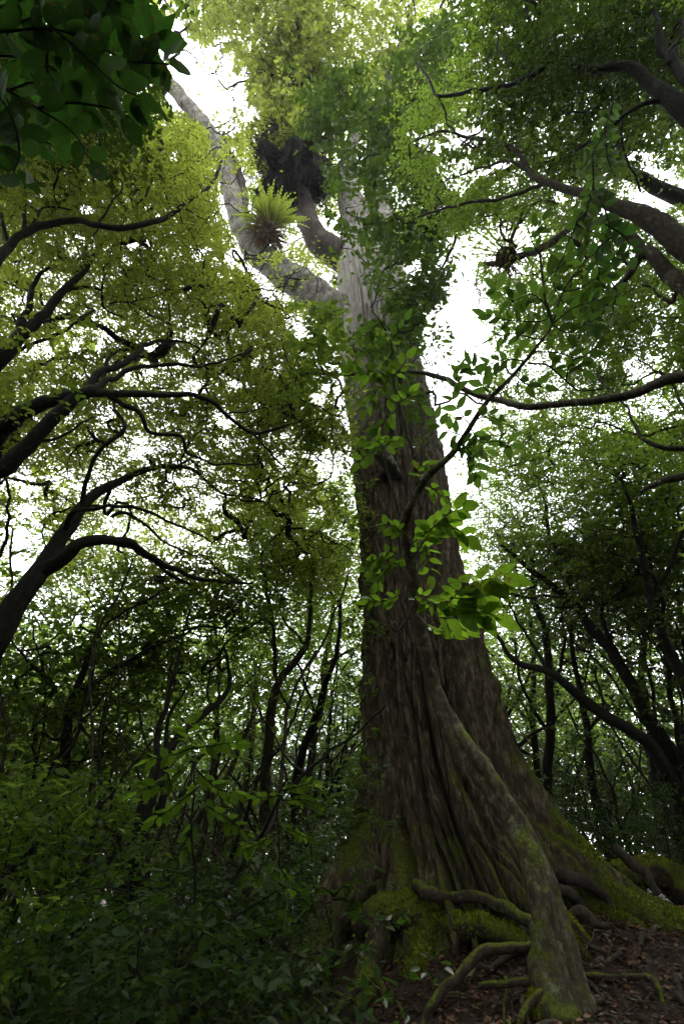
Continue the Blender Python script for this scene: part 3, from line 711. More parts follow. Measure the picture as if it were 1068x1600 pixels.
def dark_epiphyte(px, py, t, rx, rz, label, leafn, strands, leafmat='gold', ll=.16, nm='epiphyte'):
    C = at(px, py, t)
    r = root(nm, C, label, 'epiphyte')
    acc = Acc(); acc.add(*lumpy(C, (rx * .85, rx * .85, rz * .85), 64, .9, 2.6)); link('root_mass', acc.mesh('root_mass', M['bark_black'], origin=C), r)
    a2 = strand_acc(C, max(rx, rz) * 1.5, strands * 3, rz * .5, .012, .8, 3, rz / rx); o = link('hanging_roots', a2.mesh('hanging_roots', M['bark_black'], origin=C), r); o['kind'] = 'stuff'
    if leafn:
        A = C + rand_dirs(leafn, .7) * np.array([rx, rx, rz]) * rng.uniform(.8, 1.25, (leafn, 1))
        V, Fc, t_ = sprays(A, per=6, nl=9, rad=.18, sl=.3, ll=ll, cull=False)
        o = link('foliage', mesh_np('foliage', V, Fc, M[leafmat], False, t_, origin=C), r); o['kind'] = 'stuff'
dark_epiphyte(452, 268, 15.0, 1.15, 1.35, 'large black root mass wrapped round the dark upright limb', 16, 240)
dark_epiphyte(452, 130, 16.2, .7, 1.3, 'shaggy epiphyte with yellow green leaves high on the dark limb', 70, 120)
dark_epiphyte(625, 108, 17.2, .35, .5, 'small black bird-nest shaped root tuft hanging against the olive crown', 4, 60)
def strap_plant(px, py, t, s, label, mat='green', n=150):
    C = at(px, py, t); r = root('perching_lily', C, label, 'epiphyte')
    acc = Acc(); acc.add(*lumpy(C, (.17 * s, .17 * s, .17 * s), 30, .5, 3)); link('root_mass', acc.mesh('root_mass', M['dead_strap'], origin=C), r)
    V, Fc = frond_mesh(5, .035, .45); me = mesh_np('leaf_blade', V, Fc, M[mat], False, rng.random(len(Fc)))
    dme = mesh_np('dead_blade', V, Fc, M['dead_frond'], False, rng.random(len(Fc)))
    for k in range(n):
        a = rng.uniform(0, 6.28); e = rng.uniform(.3, 1.4) if k % 3 == 1 else rng.uniform(-1.5, .3)
        x = Vector((math.cos(a) * math.cos(e), math.sin(a) * math.cos(e), math.sin(e))); y = Vector((0, 0, 1)).cross(x).normalized(); z = x.cross(y)
        o = link('leaf_blade' if k % 3 == 1 else 'dead_blade', me if k % 3 == 1 else dme, r)
        o.matrix_local = Matrix.Translation(x * .08 * s) @ Matrix((x, y, z)).transposed().to_4x4() @ Matrix.Scale((rng.uniform(.5, .95) if k % 3 == 1 else rng.uniform(.25, .5)) * s, 4)
strap_plant(790, 402, 9.3, 1.05, 'tuft of strap leaves with a brown thatched base perched on a horizontal branch')

# ------------------------------------------------------------------ canopy trees traced from the photograph
def gz(x, y): return float(ground_z(np.array(float(x)), np.array(float(y))))
LK = dict(per=11, nl=9, rad=.24, sl=.26, ll=.070)
# lower tree of the dark-limbed trees on the west side
hero_tree('canopy_tree', 'lowest black canopy tree, its trunk splitting into two rising arms', (-5.3, 6.0, gz(-5.3, 6)),
    [(-60, 1080, 6.0, 75), (-5, 1000, 6.1, 64), (30, 935, 6.3, 58), (72, 880, 6.6, 44), (102, 830, 7.0, 36), (138, 782, 7.3, 28), (175, 757, 7.6, 22), (220, 738, 7.9, 15), (262, 728, 8.1, 11), (300, 735, 8.3, 9), (345, 768, 8.5, 7), (405, 782, 8.7, 4)],
    [[(60, 895, 6.5, 42), (105, 868, 6.5, 36), (150, 847, 6.6, 28), (208, 848, 6.8, 20), (250, 875, 7.1, 15), (290, 897, 7.4, 12), (335, 908, 7.7, 9), (390, 912, 8.0, 5)],
     [(170, 846, 6.7, 16), (215, 862, 7.0, 12), (262, 893, 7.3, 10), (300, 918, 7.6, 6)],
     [(128, 790, 7.2, 13), (140, 740, 7.2, 11), (165, 700, 7.2, 10), (192, 672, 7.3, 9), (180, 645, 7.4, 7), (172, 622, 7.5, 5), (140, 590, 7.7, 4)],
     [(192, 672, 7.3, 6), (160, 690, 7.5, 5), (130, 670, 7.7, 3)],
     [(102, 830, 7.0, 18), (118, 800, 6.8, 13), (170, 790, 6.6, 10), (230, 800, 6.6, 8), (290, 830, 6.8, 6), (330, 850, 7, 4)],
     [(175, 808, 6.7, 10), (205, 806, 6.8, 9), (240, 828, 6.9, 7), (285, 862, 7.1, 5), (330, 880, 7.3, 3)],
     [(0, 870, 7.3, 9), (12, 810, 7.3, 8), (16, 760, 7.4, 7), (5, 700, 7.5, 6)]],
    [(np.vstack([rect(-40, 640, 540, 800, 8, 10.5, 330), rect(60, 800, 560, 920, 8.5, 12, 230), rect(-60, 560, 200, 720, 8, 10, 70)]), M['olive'], LK),
     (np.vstack([rect(330, 700, 540, 900, 9, 13, 130)]), M['bright'], LK),
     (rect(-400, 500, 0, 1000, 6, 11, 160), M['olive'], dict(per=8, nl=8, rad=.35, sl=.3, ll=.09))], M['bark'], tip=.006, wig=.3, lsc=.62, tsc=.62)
hero_tree('canopy_tree', 'black-branched tree whose two stout arms join and snake level toward the giant trunk', (-5.6, 4.9, gz(-5.6, 4.9)),
    [(-60, 775, 6.0, 50), (0, 732, 6.1, 44), (50, 690, 6.2, 38), (95, 645, 6.3, 33), (122, 618, 6.4, 30), (165, 614, 6.6, 21), (215, 615, 6.8, 17), (270, 616, 7.1, 15), (300, 618, 7.2, 13), (332, 627, 7.4, 12), (350, 645, 7.5, 10), (368, 662, 7.6, 10), (392, 675, 7.7, 9), (425, 673, 7.9, 8), (465, 662, 8.1, 6), (495, 655, 8.3, 3)],
    [[(-60, 720, 6.6, 44), (0, 680, 6.5, 42), (50, 634, 6.4, 38), (90, 620, 6.4, 34), (135, 610, 6.4, 26), (170, 592, 6.7, 16), (215, 575, 6.9, 12), (270, 569, 7.2, 9), (322, 570, 7.5, 7), (360, 560, 7.8, 4)],
     [(170, 618, 6.6, 14), (202, 640, 6.7, 13), (225, 655, 6.8, 12), (238, 674, 6.9, 11), (280, 682, 7.1, 9), (288, 708, 7.2, 7), (320, 719, 7.3, 6), (360, 722, 7.5, 5), (402, 732, 7.7, 4)],
     [(392, 675, 7.7, 6), (415, 700, 7.7, 5), (435, 722, 7.7, 4), (455, 745, 7.8, 3)],
     [(352, 646, 7.5, 5), (390, 640, 7.7, 4), (440, 628, 7.9, 3)],
     [(140, 610, 6.5, 22), (150, 592, 6.9, 20), (210, 560, 7.3, 16), (232, 540, 7.6, 12), (260, 530, 7.8, 7), (310, 545, 8.0, 4)],
     [(160, 596, 6.9, 12), (162, 570, 7.1, 9), (185, 545, 7.3, 6)],
     [(60, 690, 6.3, 9), (110, 670, 6.6, 7), (145, 650, 6.9, 5)]],
    [(np.vstack([rect(-40, 440, 480, 660, 8, 10.5, 430), rect(300, 560, 545, 720, 8.5, 11, 150)]), M['olive'], LK),
     (np.vstack([rect(380, 430, 520, 640, 9, 11, 80)]), M['gold'], LK),
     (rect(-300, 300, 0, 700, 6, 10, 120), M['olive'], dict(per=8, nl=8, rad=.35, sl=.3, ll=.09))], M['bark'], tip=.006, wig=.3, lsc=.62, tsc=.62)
hero_tree('canopy_tree', 'upper west tree with three steep black limbs fanning into fine olive foliage', (-5.2, 3.6, gz(-5.2, 3.6)),
    [(-60, 620, 6.6, 44), (0, 562, 6.8, 40), (30, 525, 7.0, 34), (62, 498, 7.2, 26), (88, 462, 7.5, 20), (120, 435, 7.8, 15), (142, 405, 8.1, 10), (165, 370, 8.4, 6)],
    [[(35, 520, 7.0, 24), (42, 480, 7.2, 18), (52, 440, 7.4, 12), (80, 420, 7.6, 8)],
     [(30, 548, 6.9, 9), (62, 535, 7.0, 9), (100, 518, 7.2, 8), (130, 495, 7.4, 7), (150, 484, 7.6, 5)],
     [(100, 455, 7.6, 10), (130, 448, 7.8, 8), (160, 450, 8, 7), (165, 475, 8, 6), (195, 492, 8.1, 4)],
     [(160, 450, 8, 6), (168, 410, 8.2, 5), (175, 380, 8.4, 3)],
     [(170, 476, 8, 5), (210, 470, 8.2, 4), (250, 458, 8.4, 3)]],
    [(np.vstack([rect(-40, 230, 400, 460, 8.5, 11, 330), rect(180, 380, 470, 520, 9, 11.5, 120)]), M['olive'], LK),
     (rect(180, 200, 370, 300, 9.5, 12, 80), M['gold'], LK)], M['bark'], tip=.006, wig=.3, lsc=.62, tsc=.62)
def overhead_shade(x0, x1, n):  # unseen leaf clumps added above the view to block skylight
    z = rng.uniform(7, 13, n); y = -6.5 + rng.uniform(0, 1, n) ** .8 * ((z - 1.5) * .2034 - .75 + 6.5)
    return np.stack([rng.uniform(x0, x1, n), y, z], 1)
hero_tree('canopy_tree', 'tree with one long wavy black limb sweeping under the big dark hanging leaves', (-4.9, 2.6, gz(-4.9, 2.6)),
    [(-80, 480, 5.6, 36), (-10, 412, 5.9, 22), (15, 390, 6.1, 18), (40, 365, 6.2, 15), (88, 348, 6.4, 13), (120, 344, 6.5, 12), (150, 350, 6.7, 12), (200, 357, 6.9, 11), (255, 340, 7.2, 10), (300, 310, 7.5, 9), (335, 282, 7.8, 7), (348, 250, 8, 5)],
    [[(38, 362, 6.2, 10), (36, 320, 6.4, 8), (34, 285, 6.6, 7), (60, 255, 6.9, 5), (80, 235, 7.1, 3)],
     [(15, 390, 6.1, 9), (5, 350, 6.2, 8), (-20, 310, 6.3, 6)],
     [(150, 350, 6.7, 6), (175, 320, 6.9, 5), (185, 285, 7.1, 4), (165, 255, 7.3, 3)],
     [(215, 318, 7.2, 4), (235, 290, 7.4, 4), (250, 265, 7.6, 3)],
     [(40, 366, 6.3, 6), (70, 330, 6.5, 5), (110, 335, 6.6, 4)]],
    [(np.vstack([rect(-40, 180, 330, 400, 7.2, 9, 210), rect(-60, 60, 140, 300, 6, 8, 70)]), M['olive'], LK),
     (overhead_shade(-8.5, .3, 270), M['green'], dict(per=9, nl=8, rad=.45, sl=.36, ll=.17, outside=True)),  # added shade clumps, kept out of view
     (rect(-40, -60, 230, 230, 5, 8, 150), M['deep'], dict(per=8, nl=9, rad=.3, sl=.3, ll=.09))], M['bark'], tip=.004)

# east side
GK = dict(per=11, nl=9, rad=.21, sl=.24, ll=.066)
hero_tree('overhanging_tree', 'tree with thick black branch entering near the top corner and forking into crooked twigs', (4.6, 1.2, gz(4.6, 1.2)),
    [(1180, 260, 6.2, 60), (1100, 195, 6.4, 46), (1062, 165, 6.5, 38), (1034, 146, 6.6, 30), (1010, 128, 6.7, 24), (985, 110, 6.8, 19), (959, 104, 6.9, 15), (930, 106, 7.0, 14), (904, 103, 7.1, 13), (880, 98, 7.2, 13), (862, 95, 7.2, 12), (834, 115, 7.3, 10), (794, 133, 7.5, 9), (734, 141, 7.7, 8), (684, 148, 7.9, 6), (670, 122, 8, 5), (650, 100, 8.1, 4)],
    [[(862, 95, 7.2, 9), (850, 68, 7.3, 8), (835, 45, 7.4, 6), (819, 15, 7.5, 5), (815, -30, 7.6, 3)],
     [(834, 114, 7.3, 8), (810, 105, 7.4, 7), (785, 92, 7.5, 6), (775, 60, 7.6, 5), (770, 20, 7.7, 3)],
     [(684, 148, 7.9, 5), (692, 175, 7.9, 4), (697, 190, 8, 3)],
     [(1110, 160, 6.3, 34), (1064, 122, 6.4, 26), (1034, 85, 6.6, 20), (1019, 40, 6.8, 15), (1014, -20, 7, 10)],
     [(1046, 98, 6.5, 14), (1056, 60, 6.6, 11), (1075, 20, 6.7, 7)],
     [(1034, 158, 6.6, 12), (984, 175, 6.8, 9), (950, 200, 7, 8), (920, 222, 7.2, 7), (884, 245, 7.5, 4)],
     [(1000, 300, 7.4, 5), (960, 180, 7.4, 5), (900, 170, 7.5, 4)]],
    [(np.vstack([rect(740, -60, 1110, 120, 7.4, 9.5, 120), rect(720, 100, 1100, 270, 7.5, 10, 90), rect(1068, -300, 1500, 300, 5, 8, 120)]), M['green'], GK),
     (np.vstack([rect(740, -60, 1110, 120, 7.4, 9.5, 100), rect(720, 100, 1100, 270, 7.5, 10, 90)]), M['deep'], dict(per=8, nl=8, rad=.2, sl=.25, ll=.095, tpl=LT_MED)),
     (overhead_shade(-.3, 9, 330), M['green'], dict(per=9, nl=8, rad=.45, sl=.36, ll=.17, outside=True)),  # more added clumps out of view, shading the east side
     (rect(800, -40, 1100, 130, 6.8, 8, 110), M['deep'], GK)], M['bark'], tip=.0045)
hero_tree('overhanging_tree', 'tree with stout mottled branch descending across the upper canopy into long fine arms', (5.2, 3.2, gz(5.2, 3.2)),
    [(1190, 480, 6.2, 66), (1120, 425, 6.4, 56), (1068, 388, 6.6, 50), (1024, 352, 6.8, 42), (990, 333, 6.9, 33), (960, 322, 7.0, 26), (934, 309, 7.1, 21), (905, 300, 7.2, 18), (884, 295, 7.3, 16), (862, 288, 7.4, 14), (842, 279, 7.5, 13), (825, 262, 7.6, 12), (808, 240, 7.7, 10), (784, 224, 7.8, 8), (734, 214, 8, 6), (684, 208, 8.2, 5), (635, 228, 8.4, 3)],
    [[(846, 281, 7.5, 8), (804, 258, 7.7, 7), (770, 256, 7.9, 6), (745, 258, 8.1, 5), (700, 275, 8.3, 3)],
     [(850, 285, 7.5, 8), (812, 298, 7.7, 8), (774, 310, 7.9, 7), (704, 320, 8.2, 6), (649, 342, 8.5, 4)],
     [(1180, 560, 6.3, 50), (1110, 480, 6.4, 42), (1060, 435, 6.6, 36), (1030, 412, 6.7, 30), (1004, 395, 6.8, 22), (985, 425, 6.9, 16), (960, 455, 7.1, 13), (935, 485, 7.3, 9), (915, 505, 7.5, 4)],
     [(900, 352, 7.8, 10), (860, 378, 8.4, 16), (820, 398, 9.0, 16), (780, 412, 9.3, 14), (745, 415, 9.6, 8)],
     [(1010, 400, 6.8, 22), (990, 370, 6.9, 20), (960, 345, 7.0, 12), (920, 352, 7.8, 9), (890, 356, 8, 5)],
     [(1060, 450, 6.6, 12), (1050, 470, 6.7, 9), (1000, 440, 6.9, 4)]],
    [(np.vstack([rect(640, 150, 1000, 360, 8, 10.5, 210), rect(880, 330, 1110, 560, 8, 10.5, 190), rect(1068, 300, 1500, 700, 6, 9, 110)]), M['green'], GK),
     (np.vstack([ell(830, 470, 90, 90, 8.5, 10, 120), ell(790, 330, 130, 30, 9, 11, 60)]), M['bright'], GK)], M['bark_branch'], tip=.0045)
hero_tree('overhanging_tree', 'tree reaching one long smooth horizontal branch right across the giant trunk', (5.8, 4.6, gz(5.8, 4.6)),
    [(1200, 575, 5.4, 36), (1130, 582, 5.4, 30), (1066, 589, 5.5, 24), (1024, 599, 5.6, 20), (984, 616, 5.7, 17), (934, 626, 5.8, 15), (874, 633, 6, 14), (814, 632, 6.2, 14), (784, 625, 6.4, 13), (734, 610, 6.6, 12), (699, 593, 6.8, 11), (654, 581, 7, 9), (600, 585, 7.3, 8), (534, 585, 7.5, 7), (470, 582, 7.7, 5), (448, 560, 7.8, 4), (440, 530, 7.9, 3)],
    [[(1180, 715, 6, 20), (1068, 704, 6.1, 14), (1029, 700, 6.2, 11), (999, 686, 6.3, 8), (985, 660, 6.4, 6), (975, 640, 6.5, 5)],
     [(470, 582, 7.7, 4), (462, 560, 7.7, 4), (480, 530, 7.7, 3), (500, 500, 7.7, 3)],
     [(534, 585, 7.5, 4), (560, 560, 7.4, 3), (575, 520, 7.3, 3)],
     [(465, 582, 7.7, 3), (470, 620, 7.7, 3), (510, 650, 7.6, 3), (530, 690, 7.5, 2)],
     [(1180, 745, 7, 30), (1068, 745, 7.1, 18), (1024, 757, 7.2, 11), (1000, 765, 7.3, 5)]],
    [(np.vstack([ell(500, 500, 42, 34, 7.2, 8, 15), ell(485, 590, 40, 60, 7.2, 8, 13), ell(500, 670, 30, 40, 7.4, 8.2, 9), ell(565, 545, 35, 30, 7, 7.6, 8)]), M['green'], dict(per=4, nl=8, rad=.14, sl=.22, ll=.12, tpl=LT_MED)),
     (np.vstack([rect(740, 560, 1110, 700, 8, 11, 170), rect(880, 440, 1110, 600, 7, 9, 70), rect(1068, 500, 1500, 900, 6, 9, 100)]), M['green'], GK),
     (np.vstack([ell(700, 430, 30, 20, 9, 10, 8), ell(655, 620, 28, 70, 7.4, 8.4, 26)]), M['deep'], GK)], M['bark_branch'], tip=.004)
hero_tree('small_leaved_tree', 'tree with dark lobed leaf clusters veiling the upper stems of the giant trunk', (5.6, 6.4, gz(5.6, 6.4)),
    [(1300, 500, 8, 60), (1150, 360, 8.6, 40), (1000, 280, 9.4, 24), (900, 250, 10, 16), (800, 262, 10.4, 12), (720, 330, 10.6, 10), (640, 350, 10.8, 8), (575, 345, 11, 6), (540, 330, 11.2, 4)],
    [[(720, 330, 10.6, 8), (660, 240, 11, 8), (628, 228, 11, 7), (600, 200, 11.2, 6), (583, 168, 11.3, 6), (560, 185, 11.3, 5), (535, 205, 11.4, 3)],
     [(583, 168, 11.3, 5), (610, 195, 11.2, 4), (640, 200, 11.2, 3)],
     [(640, 350, 10.8, 6), (620, 400, 10.8, 6), (600, 430, 10.8, 5), (575, 480, 10.8, 3)],
     [(660, 240, 11, 6), (610, 235, 11, 5), (570, 245, 11, 4)],
     [(720, 330, 10.6, 7), (700, 400, 10.4, 6), (650, 470, 10.2, 5), (640, 530, 10, 4)]],
    [(np.vstack([ell(560, 330, 34, 110, 10, 11.5, 22), ell(520, 175, 40, 45, 11, 12.5, 18), ell(600, 250, 80, 60, 10.5, 12, 30), ell(650, 350, 40, 60, 10, 11.5, 36), ell(600, 415, 50, 30, 10, 11, 22), ell(650, 480, 42, 80, 9.6, 10.5, 58), ell(650, 190, 60, 50, 11, 12.5, 26), ell(690, 90, 50, 50, 11, 12.5, 22), ell(575, 560, 40, 60, 9, 10, 14)]), M['deep'],
      dict(per=7, nl=8, rad=.20, sl=.30, ll=.145, tpl=LT_MED)),
     (np.vstack([ell(700, 300, 60, 60, 10.5, 12, 30), ell(560, 200, 90, 90, 10.5, 12, 24)]), M['deep'], dict(per=8, nl=8, rad=.22, sl=.26, ll=.11, tpl=LT_MED))], M['bark'], tip=.006)

# ------------------------------------------------------------------ big single leaves as parts
def big_leaf_mesh(name, mat, w_=.30, cup=.10, bend=.18, n_seg=8, tipp=1.6, wav=0.02, seed=0):
    rr = np.random.default_rng(seed); V = []; Fc = []; bend = bend * rr.uniform(.1, 2.2); cup = cup * rr.uniform(.2, 2.2); w_ = w_ * rr.uniform(.82, 1.1); sk = rr.normal(0, .05)
    for i in range(n_seg + 1):
        u = i / n_seg; hw = w_ * (math.sin(math.pi * u ** .85) ** .75 if 0 < u < 1 else 0) * (1 - .25 * u ** tipp)
        z = -bend * u * u
        V += [(u, -hw + sk * u * u, z + cup * hw * 2 + rr.normal(0, wav)), (u, sk * u * u, z), (u, hw + sk * u * u, z + cup * hw * 2 + rr.normal(0, wav))]
    for i in range(n_seg):
        a = i * 3
        Fc += [(a, a + 1, a + 4, a + 3), (a + 1, a + 2, a + 5, a + 4)]
    return mesh_np(name, np.array(V), np.array(Fc), mat, True, np.full(len(Fc), .5))
def put_leaf(r, me, p, d, nrm, L, name='leaf'):
    x = Vector(d).normalized(); z = Vector(nrm); z = z - x * z.dot(x)
    if z.length < 1e-3: z = Vector((0, 1, 0))
    z.normalize(); y = z.cross(x)
    o = link(name, me, r)
    o.matrix_local = Matrix.Translation(Vector(p) - r.location) @ Matrix((x, y, z)).transposed().to_4x4() @ Matrix.Scale(L, 4)
    return o
def alt_spray(r, pts, me, L, gap, start=.15, up=(0, 0, 1), jit=.3, ang=.9, stem_mat=None, wpx=4, terminal=True, nm='leaf', stem_name='stem', both=False):
    """traced stem with leaves set alternately along it"""
    P, R = trace([(a, b, t, wpx * (1 - .6 * i / max(1, len(pts) - 1))) for i, (a, b, t) in enumerate(pts)])
    Q, RR = smooth_path(P, R, 6, .015)
    acc = Acc(); acc.add(*tube(Q, RR, 6)); link(stem_name, acc.mesh(stem_name, stem_mat or M['bark'], origin=np.array(r.location)), r)
    s = np.cumsum(np.r_[0, np.linalg.norm(np.diff(Q, axis=0), axis=1)]); tot = s[-1]; k = 0; x = tot * start
    while x < tot:
        i = np.searchsorted(s, x) - 1; i = max(0, min(i, len(Q) - 2)); f = (x - s[i]) / max(1e-6, s[i + 1] - s[i])
        p = Q[i] * (1 - f) + Q[i + 1] * f; T = norm(Q[i + 1] - Q[i]); U = np.array(up, float)
        side = norm(np.cross(T, U))
        for sg in ((1, -1) if both else ((1,) if k % 2 else (-1,))):
            d = norm(T * math.cos(ang) + side * math.sin(ang) * sg + rng.normal(0, jit, 3) * .6)
            me_ = me[rng.integers(len(me))] if isinstance(me, list) else me
            put_leaf(r, me_, p + d * .008, d, norm(U + rng.normal(0, jit, 3)), L * rng.uniform(.75, 1.15), nm)
        x += gap * rng.uniform(.75, 1.25); k += 1
    if terminal:
        me_ = me[0] if isinstance(me, list) else me
        put_leaf(r, me_, Q[-1], norm(Q[-1] - Q[-2]), norm(np.array(up, float) + rng.normal(0, jit, 3)), L * 1.05, nm)
    return Q

def top_left():
    C = at(-120, 60, 2.0); r = root('overhanging_bough', C, 'bough of large dark glossy oval leaves hanging into the top corner', 'branch')
    me = [big_leaf_mesh('leaf', M['big_dark'], .30, .12, .2, seed=k) for k in range(5)]
    toC = norm(np.array([-.25, .25, 1.0]))
    spec = [
        [(-120, 60, 2.0), (0, 45, 2.1), (80, 42, 2.15), (150, 72, 2.15), (205, 98, 2.15), (262, 100, 2.1)],
        [(-120, 60, 2.0), (-20, 120, 2.0), (60, 170, 2.0), (110, 205, 2.0), (140, 250, 2.0)],
        [(0, 45, 2.1), (90, 20, 2.2), (160, 25, 2.25), (215, 10, 2.3), (230, -20, 2.3)],
        [(80, 42, 2.15), (130, 90, 2.1), (175, 130, 2.05), (212, 150, 2.05)],
        [(-20, 120, 2.0), (20, 190, 1.95), (30, 240, 1.95), (20, 270, 1.9)],
        [(-120, 60, 2.0), (-30, 20, 2.3), (60, -10, 2.4), (150, -30, 2.5)],
        [(60, 170, 2.0), (110, 160, 2.05), (160, 165, 2.1), (200, 175, 2.1)],
        [(-60, 90, 2.3), (10, 90, 2.4), (70, 100, 2.4), (120, 120, 2.4), (170, 100, 2.4)],
        [(-60, 90, 2.4), (0, 140, 2.5), (60, 130, 2.5), (130, 150, 2.5)],
        [(-60, 200, 2.3), (0, 210, 2.3), (50, 215, 2.3), (90, 230, 2.3)],
        [(150, 72, 2.15), (160, 40, 2.2), (170, 10, 2.2), (185, -20, 2.2)],
        [(-60, 0, 2.9), (40, 40, 3.0), (100, 50, 3.0), (150, 90, 3.0), (180, 130, 3.0)],
        [(80, 42, 2.15), (70, 90, 2.2), (75, 130, 2.2), (95, 165, 2.2)],
        [(-60, 150, 3.1), (0, 180, 3.1), (40, 200, 3.1)],
        [(205, 98, 2.15), (222, 75, 2.15), (240, 60, 2.15)]]
    for q, s in enumerate(spec): alt_spray(r, s, me, .125, .055, .12, up=toC, jit=.38, wpx=5, both=(q % 2 == 0))
top_left()

def sapling():
    C = at(905, 1600, 3.9); C[2] = ground_z(C[0], C[1])
    r = root('leaning_sapling', C, 'lichen blotched leaning young tree growing in front of the giant trunk with lime leaves', 'tree')
    def st(pts, k, lump, nm, mat, sub=14, lf=8):
        P, R = trace(pts, .80); Q, RR = smooth_path(P, R, sub, .03); acc = Acc(); acc.add(*tube(Q, RR, k, lump, lf)); link(nm, acc.mesh(nm, mat, origin=C), r); return Q, RR
    st([(885, 1690, 3.7, 125), (872, 1600, 3.9, 98), (862, 1540, 4.1, 82), (856, 1470, 4.3, 66), (848, 1410, 4.5, 58), (830, 1345, 4.75, 50), (806, 1295, 5.0, 42), (765, 1235, 5.3, 34), (722, 1180, 5.6, 32), (692, 1110, 5.9, 32), (668, 1040, 6.1, 28), (650, 960, 6.1, 26), (641, 890, 6.0, 24), (633, 825, 5.8, 22), (640, 790, 5.7, 20)], 30, .34, 'trunk', M['bark_sapling'])
    st([(690, 1095, 5.9, 16), (712, 1135, 5.75, 22), (745, 1180, 5.45, 26), (788, 1245, 5.15, 26), (830, 1320, 4.85, 28), (862, 1390, 4.6, 30), (880, 1460, 4.3, 36), (895, 1530, 4.1, 44), (918, 1610, 3.85, 50), (940, 1690, 3.7, 60)], 18, .34, 'side_stem', M['bark_sapling'])
    Q1, R1 = st([(636, 800, 5.7, 17), (650, 768, 5.6, 16), (669, 740, 5.4, 15), (704, 708, 5.2, 13), (734, 665, 5, 11), (769, 620, 4.9, 9), (804, 585, 4.8, 8), (834, 550, 4.7, 7), (861, 507, 4.6, 6), (850, 460, 4.5, 5), (843, 400, 4.5, 4)], 8, .1, 'branch', M['bark_sapling'], 6)
    Q2, R2 = st([(652, 765, 5.6, 7), (645, 715, 5.5, 6), (634, 680, 5.5, 5), (620, 630, 5.5, 4.5), (612, 590, 5.5, 4), (609, 530, 5.5, 3.5), (592, 505, 5.5, 3), (578, 485, 5.5, 2)], 6, .05, 'branch', M['bark_branch'], 6)
    Q3, R3 = st([(824, 567, 4.75, 4), (854, 570, 4.7, 4), (884, 594, 4.7, 3.5), (909, 610, 4.7, 3), (959, 608, 4.7, 2)], 6, .05, 'branch', M['bark'], 6)
    Q4, R4 = st([(861, 507, 4.6, 4), (880, 455, 4.6, 3.5), (910, 410, 4.6, 2)], 5, .05, 'branch', M['bark'], 6)
    Q5, R5 = st([(800, 588, 4.8, 4), (780, 550, 4.9, 3), (768, 500, 5, 2)], 5, .05, 'branch', M['bark'], 6)
    Q6, R6 = st([(634, 840, 5.8, 8), (600, 730, 5.9, 4), (596, 700, 5.9, 3)], 5, .05, 'branch', M['bark_branch'], 6)
    Q7, R7 = st([(648, 940, 6.0, 7), (620, 985, 5.9, 5), (604, 960, 5.85, 4), (590, 900, 5.8, 2)], 5, .05, 'branch', M['bark_branch'], 6)
    Q8, R8 = st([(660, 1100, 5.6, 5), (645, 1030, 5.55, 4), (618, 985, 5.5, 3), (600, 930, 5.5, 3), (590, 870, 5.4, 2)], 5, .05, 'branch', M['bark_branch'], 6)
    lime = [big_leaf_mesh('leaf', M['big_lime'], .30, .1, .15, seed=k + 10) for k in range(6)]
    grn = [big_leaf_mesh('leaf', M['big_green'], .28, .1, .2, seed=k + 20) for k in range(6)]
    # the cluster of bright leaves beside the trunk
    for s, g in [([(650, 930, 4.6), (690, 945, 4.3), (725, 915, 4.0), (760, 905, 3.9), (785, 905, 3.9)], .10),
              ([(700, 935, 4.2), (735, 935, 4.0), (765, 925, 3.95)], .11),
              ([(690, 955, 4.2), (725, 955, 4.1), (770, 965, 4.0)], .10),
              ([(660, 960, 4.4), (700, 965, 4.2), (740, 962, 4.1)], .1),
              ([(640, 850, 5.3), (670, 830, 4.8), (700, 805, 4.5), (722, 795, 4.4)], .11),
              ([(645, 870, 5.2), (680, 825, 4.8), (710, 825, 4.6), (728, 838, 4.6)], .11)]:
        alt_spray(r, s, lime, .21 if g == .10 else .18, g * 1.0, .35, up=norm(np.array([.15, .55, .8])), jit=.25, stem_mat=M['bark_branch'], wpx=2.5, both=True)
    for s in [[(640, 880, 5.6), (660, 850, 5.3), (668, 870, 5.2), (672, 900, 5.2)], [(636, 900, 5.6), (615, 880, 5.4), (600, 895, 5.3), (590, 910, 5.3)],
              [(640, 920, 5.6), (600, 940, 5.4), (575, 940, 5.4)], [(650, 960, 5.6), (680, 985, 5.2), (720, 985, 5.0), (745, 975, 5)], [(634, 870, 5.6), (605, 862, 5.5), (580, 880, 5.4)],
              [(650, 765, 5.6), (668, 760, 5.5), (690, 775, 5.4)], [(655, 755, 5.5), (650, 735, 5.4), (668, 725, 5.4)], [(600, 700, 5.9), (585, 690, 5.6), (570, 690, 5.5)], [(600, 700, 5.9), (610, 690, 5.6), (622, 688, 5.5)],
              [(634, 840, 5.7), (620, 825, 5.5), (600, 820, 5.4)], [(640, 940, 5.6), (660, 930, 5.3), (670, 945, 5.2)], [(590, 900, 5.8), (575, 890, 5.5), (565, 880, 5.5)]]:
        alt_spray(r, s, lime, .14, .08, .3, up=norm(np.array([0, .4, .9])), jit=.45, stem_mat=M['bark_branch'], wpx=2, both=True)
